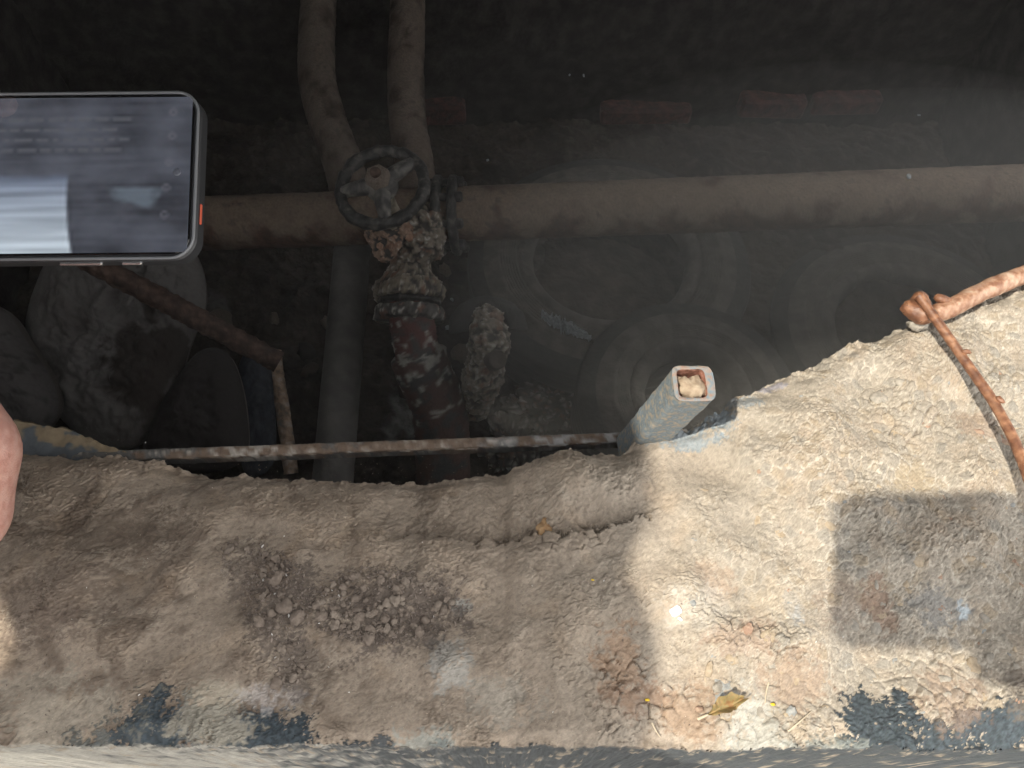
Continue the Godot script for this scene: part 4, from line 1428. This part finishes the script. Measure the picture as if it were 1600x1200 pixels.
# ---------------------------------------------------------------- litter on the wall
func ground_on_wall(px: float, py: float) -> Vector3:
	var q := on_y(px, py, TOP - 0.003)
	for k in 4:
		var e := edge_at(q.x)
		var s := clampf((q.z + 0.0255) / (e.x + 0.0255), 0.0, 1.0)
		q = on_y(px, py, TOP + wall_top(q.x, q.z, s, e.y))
	return q
func build_litter() -> void:
	# countable clods in the loose soil
	var shapes := []
	for k in 8:
		var s := MB.new()
		stone(s, Vector3.ZERO, 1.0, k + 31, 0.78, Color.WHITE, 1, 0.62, k % 4 != 0)
		shapes.append(s.mesh())
	var zones := [[600, 945, 108, 50, 90], [430, 930, 44, 58, 26], [570, 960, 70, 40, 20], [385, 880, 40, 34, 9], [455, 1035, 24, 36, 10]]
	var known := [[434, 905, 11.0], [447, 950, 13.0], [407, 972, 11.0], [466, 967, 10.0], [537, 920, 8.0], [560, 954, 9.0], [562, 968, 9.0], [618, 940, 10.0], [577, 1000, 10.0], [504, 963, 8.0], [656, 990, 8.0], [620, 922, 8.0], [665, 970, 8.0], [433, 1068, 10.0], [360, 860, 9.0]]
	var n := 0
	for zn in zones:
		for k in zn[4]:
			var a := rng.randf() * TAU
			var d := sqrt(rng.randf())
			var px: float = zn[0] + cos(a) * d * zn[2]
			var py: float = zn[1] + sin(a) * d * zn[3]
			var r := 3.6 + 4.6 * pow(rng.randf(), 2.0)
			if n < known.size():
				px = known[n][0]
				py = known[n][1]
				r = known[n][2]
			var q := ground_on_wall(px, py)
			var rr := r / 1164.0 * 0.37
			var o := MeshInstance3D.new()
			o.name = numbered("clod")
			o.mesh = shapes[rng.randi() % 8]
			o.material_override = mats.clod if rng.randf() < 0.6 else mats.clod_pale
			o.position = q + Vector3(0, rr * 0.6, 0)
			o.basis = Basis(Vector3.UP, rng.randf() * TAU) * Basis.from_scale(Vector3(rr * rng.randf_range(0.9, 1.25), rr * 0.8, rr))
			add_child(o, true)
			var which := "dry brown soil clod in the loose crumbs on the shaded wall top"
			var named := ["tan wedge-shaped clod at the top of the left crumb patch", "largest dry soil clod in the left crumb patch", "rounded clod at the left end of the crumbs", "pale clod right of the largest clod in the left patch", "pale single clod at the top of the main crumb heap", "pale clod near the middle of the main crumb heap", "clod just below the pale one in mid heap", "upper clod right of the middle of the crumb heap", "tan clod at the bottom of the main crumb heap", "grey clod between the two crumb patches", "greenish grey clod at the lower right of the heap", "small upper clod at the heap's far side", "clod at the right end of the crumb heap", "lone clod at the foot of the narrow crumb trail", "topmost clod above the left crumb patch"]
			if n < named.size(): which = named[n]
			tag(o, which, "clod", "soil clods in the loose crumbs")
			n += 1
	# the crumbs between them
	var mm := MultiMesh.new()
	mm.transform_format = MultiMesh.TRANSFORM_3D
	mm.use_colors = true
	var tiny := MB.new()
	stone(tiny, Vector3.ZERO, 1.0, 77, 0.75, Color.WHITE, 0, 0.5, true)
	mm.mesh = tiny.mesh()
	var xf := []
	for k in 13000:
		var zn: Array = zones[0] if k < 1500 else (zones[1] if k < 2200 else (zones[4] if k < 2400 else zones[3]))
		var a := rng.randf() * TAU
		var d := pow(rng.randf(), 0.45) * 1.22
		var px: float = zn[0] + cos(a) * d * zn[2]
		var py: float = zn[1] + sin(a) * d * zn[3]
		var r := 0.8 + 2.6 * pow(rng.randf(), 2.5)
		if k > 2700:
			px = rng.randf_range(0, 1000)
			py = rng.randf_range(800, 1150)
			r = 0.6 + 1.2 * pow(rng.randf(), 3.0)
		if k > 3300:
			px = rng.randf_range(930, 1300)
			py = rng.randf_range(860, 1150)
		if k > 3600:
			px = rng.randf_range(0, 1600)
			py = rng.randf_range(460, 1160)
			var ex := on_y(px, py, TOP)
			if (ex.z + 0.0255) / (edge_at(ex.x).x + 0.0255) > 0.95: continue
			r = 0.45 + 1.3 * pow(rng.randf(), 4.0)
		var q := ground_on_wall(px, py)
		var rr := r / 1164.0 * 0.37
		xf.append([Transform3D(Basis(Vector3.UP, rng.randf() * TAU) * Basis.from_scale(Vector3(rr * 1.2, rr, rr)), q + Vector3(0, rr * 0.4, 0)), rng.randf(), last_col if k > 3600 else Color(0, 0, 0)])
	mm.instance_count = xf.size()
	for k in xf.size():
		mm.set_instance_transform(k, xf[k][0])
		var v: float = xf[k][1]
		var c := Color(0.125, 0.10, 0.085).lerp(Color(0.27, 0.225, 0.19), v)
		if xf[k][2].r > 0.0: c = xf[k][2] * lerpf(0.7, 1.45, v)
		if v > 0.992: c = Color(0.75, 0.73, 0.7)
		mm.set_instance_color(k, c)
	var mi := MultiMeshInstance3D.new()
	mi.name = "soil_crumbs"
	mi.multimesh = mm
	mi.material_override = plain("crumb", Color.WHITE, 0.97)
	mats.crumb.vertex_color_use_as_albedo = true
	add_child(mi, true)
	tag(mi, "loose brown soil crumbs and grit scattered over the wall top", "crumbs", "", "stuff")
	# single bits
	var m := MB.new()
	stone(m, ground_on_wall(850, 829) + Vector3(0, 0.002, 0), 0.0052, 41, 0.7, Color.WHITE, 2, 0.5)
	solo("orange_clod", m, mats.clod_orange, "orange-tan clod wedged on the broken lip in the shade", "clod")
	m = MB.new()
	var o := ground_on_wall(1055, 956) + Vector3(0, 0.0015, 0)
	box(m, Transform3D(Basis(Vector3(0.2, 1, 0.1).normalized(), 0.5), o), Vector3(0.0054, 0.002, 0.0040), 0.0007)
	solo("white_chip", m, mats.pale_chip, "bright white chip lying on sunlit concrete beside the big shadow", "chip")
	m = MB.new()
	o = ground_on_wall(1062, 968) + Vector3(0, 0.001, 0)
	stone(m, o, 0.0014, 43, 0.6, Color.WHITE, 1)
	solo("white_chip", m, mats.pale_chip, "tiny white crumb just below the bright white chip", "chip")
	for q in [[1011, 1094, 0.0013, "yellow flower speck by the foot of the big shadow"], [1207, 1101, 0.0014, "yellow flower speck between the dry leaf and the straw"], [926, 907, 0.0009, "tiny yellow speck inside the big shadow"]]:
		m = MB.new()
		stone(m, ground_on_wall(q[0], q[1]) + Vector3(0, 0.0008, 0), q[2], 51, 0.5, Color.WHITE, 1)
		solo("yellow_speck", m, mats.yellow, q[3], "speck", "yellow specks on the wall top")
	for q in [[[1018, 1130], [1024, 1142], [1031, 1152], "short pale straw stalk near the big shadow's foot"], [[1230, 1143], [1248, 1128], [1266, 1112], "slanting pale straw stalk right of the dry leaf"], [[1200, 1066], [1196, 1082], [1194, 1100], "thin bent straw stalk above the yellow speck"]]:
		var pts := []
		for k in 3: pts.append(ground_on_wall(q[k][0], q[k][1]) + Vector3(0, 0.0013, 0))
		m = MB.new()
		tube(m, smooth_path(pts, 8), [0.00042, 0.0002], 8)
		solo("straw", m, mats.straw, q[3], "straw", "straws on the wall top")
	# the dry leaf, folded along its rib
	m = MB.new()
	var la := ground_on_wall(1103, 1118) + Vector3(0, 0.003, 0)
	var lb := ground_on_wall(1158, 1094) + Vector3(0, 0.004, 0)
	var ld := (lb - la)
	var ls := Vector3.UP.cross(ld).normalized()
	for face in 2:
		for i in 25:
			var t := i / 24.0
			var wdt := 0.0046 * pow(sin(PI * clampf(t * 0.92 + 0.04, 0, 1)), 0.8) * (1.0 + 0.12 * sin(t * 21.0))
			for j in 9:
				var u := j / 4.0 - 1.0
				var q := la + ld * t + ls * wdt * u * (0.95 if u > 0 else 0.6)
				q.y += absf(u) * 0.0062 * (1.0 + 0.5 * sin(t * 9.0 + u * 2.0)) + 0.0016 * sin(t * 6.0) + 0.0006 * sin(t * 40.0) * absf(u) - face * 0.0003
				m.p(q)
		for i in 24:
			for j in 8:
				var b := face * 225 + i * 9 + j
				m.quad(b, b + 1, b + 10, b + 9, Vector3.UP if face == 0 else Vector3.DOWN)
	var leaf := thing("dry_leaf", la, "curled yellow-green dry leaf on the sunlit concrete", "leaf")
	put("blade", m, mats.leaf, leaf)
	m = MB.new()
	tube(m, smooth_path([la + ld * 0.04, la, la - ld * 0.1, la - ld * 0.25 + Vector3(0, -0.0012, 0)], 8), [0.0003, 0.0007], 8)
	put("stalk", m, mats.straw, leaf)
	# flat stones half loose on the top
	for q in [[1122, 1073, 8.5, "rounded grey stone just above the dry leaf", "pebble_grey"], [1108, 1046, 8.0, "tan stone flake above the rounded grey stone", "pebble_tan"], [1168, 984, 7.0, "reddish stone bit near the middle of the sunlit concrete", "pebble_red"], [1236, 1113, 6.0, "grey glinting stone at the upper end of the slanting straw", "pebble_blue"], [1093, 1108, 6.0, "dark red curled flake at the leaf's stalk", "pebble_red"]]:
		m = MB.new()
		var rr: float = q[2] / 1164.0 * 0.37 * 1.4
		stone(m, ground_on_wall(q[0], q[1]) + Vector3(0, rr * 0.15, 0), rr, int(q[0]), 0.4, Color.WHITE, 2, 0.3)
		solo("loose_stone", m, mats[q[4]], q[3], "stone", "loose stones on the sunlit concrete")

# ---------------------------------------------------------------- phones
func round_slab(m: MB, xf: Transform3D, w: float, h: float, d: float, r: float, b: float, front := true, backf := true) -> void:
	var segs := 10
	var loops := []
	for lay in [[-d / 2, b], [-d / 2 + b, 0.0], [d / 2 - b, 0.0], [d / 2, b]]:
		var lp := []
		for c in 4:
			var sx: float = [1, -1, -1, 1][c]
			var sy: float = [1, 1, -1, -1][c]
			for k in segs + 1:
				var a := PI / 2 * (c + float(k) / segs)
				var rr: float = r - lay[1]
				lp.append(xf * Vector3(sx * (w / 2 - r) + cos(a) * rr, sy * (h / 2 - r) + sin(a) * rr, lay[0]))
		loops.append(lp)
	var k := (segs + 1) * 4
	for l in 3:
		var first := m.v.size()
		for j in 2:
			for q in loops[l + j]: m.p(q)
		for s in k:
			m.quad(first + s, first + (s + 1) % k, first + k + (s + 1) % k, first + k + s, loops[l][s] - xf.origin + (loops[l + 1][s] - xf.origin) - xf.basis.z * 0.0)
	for f in [0, 3]:
		if f == 3 and not front or f == 0 and not backf: continue
		var out := xf.basis.z * (1.0 if f == 3 else -1.0)
		var mid := m.p(xf * Vector3(0, 0, d / 2 if f == 3 else -d / 2))
		var first := m.v.size()
		for q in loops[f]: m.p(q)
		for s in k: m.tri(mid, first + s, first + (s + 1) % k, out)

func ui_reflection_image() -> Image:
	var im := Image.create(512, 256, false, Image.FORMAT_RGB8)
	var r := RandomNumberGenerator.new()
	r.seed = 5
	var n := noise(0.02, 91, 4)
	for y in 256:
		for x in 512:
			var c := Color(0.064, 0.069, 0.086) * (0.85 + 0.55 * n.get_noise_2d(x * 0.35, y * 0.5) + 0.25 * n.get_noise_2d(x * 0.2, y * 4.0))
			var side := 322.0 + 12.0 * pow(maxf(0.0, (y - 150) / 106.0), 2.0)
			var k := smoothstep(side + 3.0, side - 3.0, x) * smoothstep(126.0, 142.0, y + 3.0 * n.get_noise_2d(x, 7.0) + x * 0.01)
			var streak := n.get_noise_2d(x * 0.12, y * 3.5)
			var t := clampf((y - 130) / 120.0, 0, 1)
			c = c.lerp(Color(0.13, 0.155, 0.215).lerp(Color(0.43, 0.49, 0.55), t) * (1.0 + 0.45 * streak), k)  # bright bluish sky reflection painted into the display emission
			var e := maxf(absf((x - 424) / 40.0), absf((y - 162 - 0.08 * (x - 424)) / 17.0)) + 0.5 * n.get_noise_2d(x, y) + (0.35 if y < 150 else 0.0)
			c = c.lerp(Color(0.11, 0.135, 0.165), smoothstep(1.15, 0.55, e) * 0.7)  # fainter second reflection, painted in as well
			im.set_pixel(x, y, Color(maxf(c.r, 0), maxf(c.g, 0), maxf(c.b, 0)).linear_to_srgb())
	for row in 4:
		var y := 34 + row * 17
		var x := 110.0
		while x < 402.0 - (row % 2) * 24:
			var w := r.randf_range(8, 30)
			im.fill_rect(Rect2i(int(x), y, int(w), 5), Color(0.31, 0.318, 0.345))
			x += w + 6
	for k in [[481, 24], [481, 64], [478, 108], [475, 150], [474, 194]] :
		for q in 9:
			var a := TAU * q / 9.0
			im.fill_rect(Rect2i(int(k[0] + cos(a) * 5), int(k[1] + sin(a) * 5), 3, 3), Color(0.34, 0.34, 0.37))
	im.resize(256, 128, Image.INTERPOLATE_LANCZOS)
	im.resize(128, 64, Image.INTERPOLATE_LANCZOS)
	im.resize(512, 256, Image.INTERPOLATE_CUBIC)
	return im

func build_phones() -> void:
	var W := 0.152
	var H := 0.0775
	var D := 0.0105
	# held out over the chamber
	var right_mid := cc((309 - 800) / 1164.0 * 0.33, (600 - 272) / 1164.0 * 0.33, 0.33)
	var zax := (-look).rotated(Vector3.RIGHT, deg_to_rad(-6.5))
	var xax := Vector3.RIGHT.rotated(zax, deg_to_rad(0.6))
	var yax := zax.cross(xax)
	var o := right_mid - xax * W / 2
	var bs := Basis(xax, yax, zax)
	var ph := thing("smartphone", o, "dark smartphone in a black case held out over the chamber in the left hand", "phone")
	var m := MB.new()
	round_slab(m, Transform3D(bs, o - zax * D / 2), W, H, D, 0.0105, 0.0022)
	put("case", m, mats.case, ph)
	m = MB.new()
	# the raised lip round the screen
	var lipl := []
	for c in 4:
		for k in 9:
			var a := PI / 2 * (c + k / 8.0)
			lipl.append(o + xax * ([1, -1, -1, 1][c] * (W / 2 - 0.0105) + cos(a) * 0.0098) + yax * ([1, 1, -1, -1][c] * (H / 2 - 0.0105) + sin(a) * 0.0098) + zax * 0.0003)
	tube(m, lipl, [0.0007], 10, 0.0, 1, Color.WHITE, false, true)
	put("case_lip", m, mats.case_lip, ph)
	m = MB.new()
	round_slab(m, Transform3D(bs, o + zax * 0.0002), W - 0.0046, H - 0.0046, 0.0010, 0.0075, 0.0003)
	var glass := MeshInstance3D.new()
	var screen := put("screen", m, mats.bezel, ph)
	# dim lines of text, with a sky reflection painted into the glow
	var disp := QuadMesh.new()
	disp.size = Vector2(W - 0.0062, H - 0.0062)
	glass.name = "display"
	glass.mesh = disp
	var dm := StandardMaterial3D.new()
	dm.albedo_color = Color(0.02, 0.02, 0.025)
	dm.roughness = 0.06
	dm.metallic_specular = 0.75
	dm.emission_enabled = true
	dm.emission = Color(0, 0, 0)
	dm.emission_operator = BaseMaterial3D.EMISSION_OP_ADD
	dm.emission_texture = ImageTexture.create_from_image(ui_reflection_image())
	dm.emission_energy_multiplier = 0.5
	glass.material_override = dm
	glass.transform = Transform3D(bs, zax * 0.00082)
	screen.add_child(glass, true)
	m = MB.new()
	lathe(m, o + xax * (W / 2 - 0.0088) + yax * 0.0006 + zax * 0.0009, zax, [[0.0, 0.0003], [0.0013, 0.0003], [0.0017, 0.0001], [0.0017, -0.001]], 20)
	put("camera_hole", m, mats.lens, ph)
	for q in [[0.0515, 0.019, "volume_button"], [0.029, 0.009, "power_button"]]:
		m = MB.new()
		box(m, Transform3D(bs, o + xax * (W / 2 - q[0]) - yax * (H / 2 + 0.0003) - zax * 0.004), Vector3(q[1], 0.0018, 0.0026), 0.0006)
		put(q[2], m, mats.metal_key, ph)
	m = MB.new()
	box(m, Transform3D(bs, o + xax * (W / 2 + 0.0002) - yax * 0.017 - zax * 0.0042), Vector3(0.0010, 0.0095, 0.0016), 0.0005)
	put("red_tab", m, mats.red_key, ph)
	# the one that takes the photograph
	var po := cc(0.0545, -0.018, -0.009)
	var pb := Basis(Vector3.RIGHT, upw, -look)
	var p2 := thing("camera_phone", po, "black phone held over the wall, taking the photograph", "phone")
	m = MB.new()
	round_slab(m, Transform3D(pb, po), 0.147, 0.074, 0.0085, 0.011, 0.002)
	put("case", m, mats.case, p2)
	m = MB.new()
	round_slab(m, Transform3D(pb, po - look * 0.0046), 0.139, 0.067, 0.0006, 0.009, 0.0002)
	put("screen", m, mats.bezel, p2)
	m = MB.new()
	lathe(m, cc(0.0, 0.0, -0.0060), look, [[0.0095, 0.0], [0.0095, 0.0022], [0.008, 0.003], [0.005, 0.003], [0.005, 0.001], [0.0, 0.001]], 28)
	put("lens_ring", m, mats.lens, p2)
	m = MB.new()
	box(m, Transform3D(pb, cc(0.052, 0.0195, -0.009)), Vector3(0.026, 0.002, 0.003), 0.0006)
	put("volume_button", m, mats.case, p2)

# ---------------------------------------------------------------- the person
func build_person() -> void:
	var v := func(x, y, z): return Vector3(x, y, z)
	var wl := at(-124, 775, 0.302)                       # left wrist
	var wr := cc(0.172, -0.095, -0.05)                  # right wrist
	var elbow_l := Vector3(-0.53, 1.12, -0.085)
	var elbow_r := Vector3(0.24, 1.13, 0.22)
	var sho_l := Vector3(-0.425, 1.39, -0.008)
	var sho_r := Vector3(-0.16, 1.25, 0.24)
	var head := [[Vector3(-0.345, 1.52, 0.105), Vector3(-0.352, 1.565, 0.075), 0.072, 0.098], [Vector3(-0.345, 1.50, 0.06), Vector3(-0.345, 1.475, 0.05), 0.05, 0.036], [Vector3(-0.343, 1.53, 0.0), Vector3(-0.343, 1.502, -0.022), 0.012, 0.014], [Vector3(-0.268, 1.535, 0.09), Vector3(-0.265, 1.51, 0.085), 0.02, 0.012], [Vector3(-0.425, 1.535, 0.09), Vector3(-0.428, 1.51, 0.085), 0.02, 0.012]]
	var neck := [[Vector3(-0.298, 1.44, 0.112), Vector3(-0.32, 1.50, 0.10), 0.07, 0.07]]
	var torso := [[Vector3(-0.32, 1.31, 0.105), Vector3(-0.32, 1.10, 0.21), 0.098, 0.118], [Vector3(-0.32, 1.10, 0.21), Vector3(-0.33, 0.95, 0.34), 0.112, 0.12], [Vector3(-0.32, 1.38, 0.09), sho_l, 0.084, 0.076], [Vector3(-0.258, 1.40, 0.10), Vector3(-0.222, 1.365, 0.09), 0.082, 0.07], [Vector3(-0.232, 1.36, 0.095), sho_r, 0.066, 0.055], [sho_l, elbow_l, 0.068, 0.048], [elbow_l, elbow_l.lerp(wl, 0.82), 0.048, 0.034], [sho_r, elbow_r, 0.055, 0.044], [elbow_r, elbow_r.lerp(wr, 0.85), 0.043, 0.032]]
	var legs := [[Vector3(-0.42, 0.92, 0.35), Vector3(-0.43, 0.5, 0.27), 0.10, 0.065], [Vector3(-0.43, 0.5, 0.27), Vector3(-0.43, 0.10, 0.36), 0.064, 0.045], [Vector3(-0.26, 0.92, 0.36), Vector3(-0.24, 0.5, 0.30), 0.10, 0.065], [Vector3(-0.24, 0.5, 0.30), Vector3(-0.23, 0.10, 0.42), 0.064, 0.045], [Vector3(-0.42, 0.93, 0.35), Vector3(-0.26, 0.93, 0.36), 0.115, 0.115]]
	var who := thing("person", Vector3(-0.33, 0, 0.36), "person in a dark jacket leaning over the wall, holding a phone in each hand", "person")
	var m := MB.new()
	var bones := head.duplicate()
	bones.append_array(neck)
	for b in torso: bones.append([b[0], b[1], b[2] - 0.014, b[3] - 0.012])
	for b in legs: bones.append([b[0], b[1], b[2] - 0.014, b[3] - 0.012])
	bones.append([elbow_l.lerp(wl, 0.7), wl, 0.03, 0.025])
	bones.append([elbow_r.lerp(wr, 0.7), wr, 0.03, 0.025])
	flesh(m, bones, 0.011, 110.0)
	# left hand: palm under the phone's far half, thumb along the near edge, fingers over the far edge
	var lh := [[wl, at(-126, 710, 0.306), 0.025, 0.025], [at(-94, 752, 0.300), at(-68, 705, 0.297), 0.019, 0.0195], [at(-68, 705, 0.297), at(-78, 800, 0.299), 0.0200, 0.0215], [at(-68, 705, 0.297), at(-80, 605, 0.300), 0.0195, 0.013], [at(-80, 605, 0.300), at(-70, 490, 0.304), 0.0125, 0.0105], [at(-70, 490, 0.304), at(-66, 400, 0.309), 0.0105, 0.008]]
	for k in 4:
		var px: float = [-55, -112, -168, -222][k]
		var lg: float = [0.0, 14, 6, -18][k]
		lh.append([at(-100 - k * 14, 690, 0.312), at(px, 330, 0.362), 0.017, 0.0105])
		lh.append([at(px, 330, 0.362), at(px + 2, 150 - lg, 0.366), 0.0098, 0.0088])
		lh.append([at(px + 2, 150 - lg, 0.366), at(px + 6, 92 - lg, 0.348), 0.0088, 0.008])
		lh.append([at(px + 6, 92 - lg, 0.348), at(px + 10, 128 - lg, 0.324), 0.008, 0.0068])
	flesh(m, lh, 0.0034, 420.0)
	# right hand round the end of the other phone
	var rh := [[wr, cc(0.165, -0.06, -0.045), 0.026, 0.025], [cc(0.165, -0.065, -0.045), cc(0.150, -0.045, -0.040), 0.022, 0.017], [cc(0.150, -0.045, -0.040), cc(0.125, -0.03, -0.027), 0.014, 0.011], [cc(0.125, -0.03, -0.027), cc(0.105, -0.018, -0.0235), 0.0105, 0.008]]
	for k in 4:
		var u: float = [0.012, -0.008, -0.028, -0.048][k]
		var lg: float = [0.0, 0.006, 0.003, -0.008][k]
		rh.append([cc(0.165, -0.05, -0.042), cc(0.158, u, -0.022), 0.018, 0.0105])
		rh.append([cc(0.158, u, -0.022), cc(0.148, u, 0.004), 0.0098, 0.009])
		rh.append([cc(0.148, u, 0.004), cc(0.122 - lg, u, 0.0055), 0.009, 0.008])
		rh.append([cc(0.122 - lg, u, 0.0055), cc(0.103 - lg, u, 0.0045), 0.008, 0.0066])
	rh.append([cc(0.150, -0.070, -0.03), cc(0.105, -0.0685, -0.012), 0.0105, 0.009])
	rh.append([cc(0.105, -0.0685, -0.012), cc(0.052, -0.0615, -0.008), 0.009, 0.007])
	flesh(m, rh, 0.0034, 420.0)
	put("body", m, mats.skin, who)
	m = MB.new()
	flesh(m, torso, 0.011, 90.0)
	put("jacket", m, mats.jacket, who)
	m = MB.new()
	flesh(m, legs, 0.012, 90.0)
	put("trousers", m, mats.trousers, who)
	m = MB.new()
	flesh(m, [[Vector3(-0.352, 1.575, 0.085), Vector3(-0.35, 1.545, 0.13), 0.1, 0.082]], 0.008, 140.0)
	put("hair", m, mats.hair, who)
	for s in [-0.033, 0.033]:
		m = MB.new()
		stone(m, Vector3(-0.344 + s, 1.538, -0.005), 0.011, 1, 1.0, Color.WHITE, 2, 0.0)
		put("eye", m, mats.eye_white, who)
	for f in [[-0.43, 0.36], [-0.23, 0.42]]:
		m = MB.new()
		flesh(m, [[Vector3(f[0], 0.05, f[1] + 0.03), Vector3(f[0] - 0.01, 0.03, f[1] - 0.16), 0.048, 0.036]], 0.01, 120.0)
		put("shoe", m, mats.shoe, who)
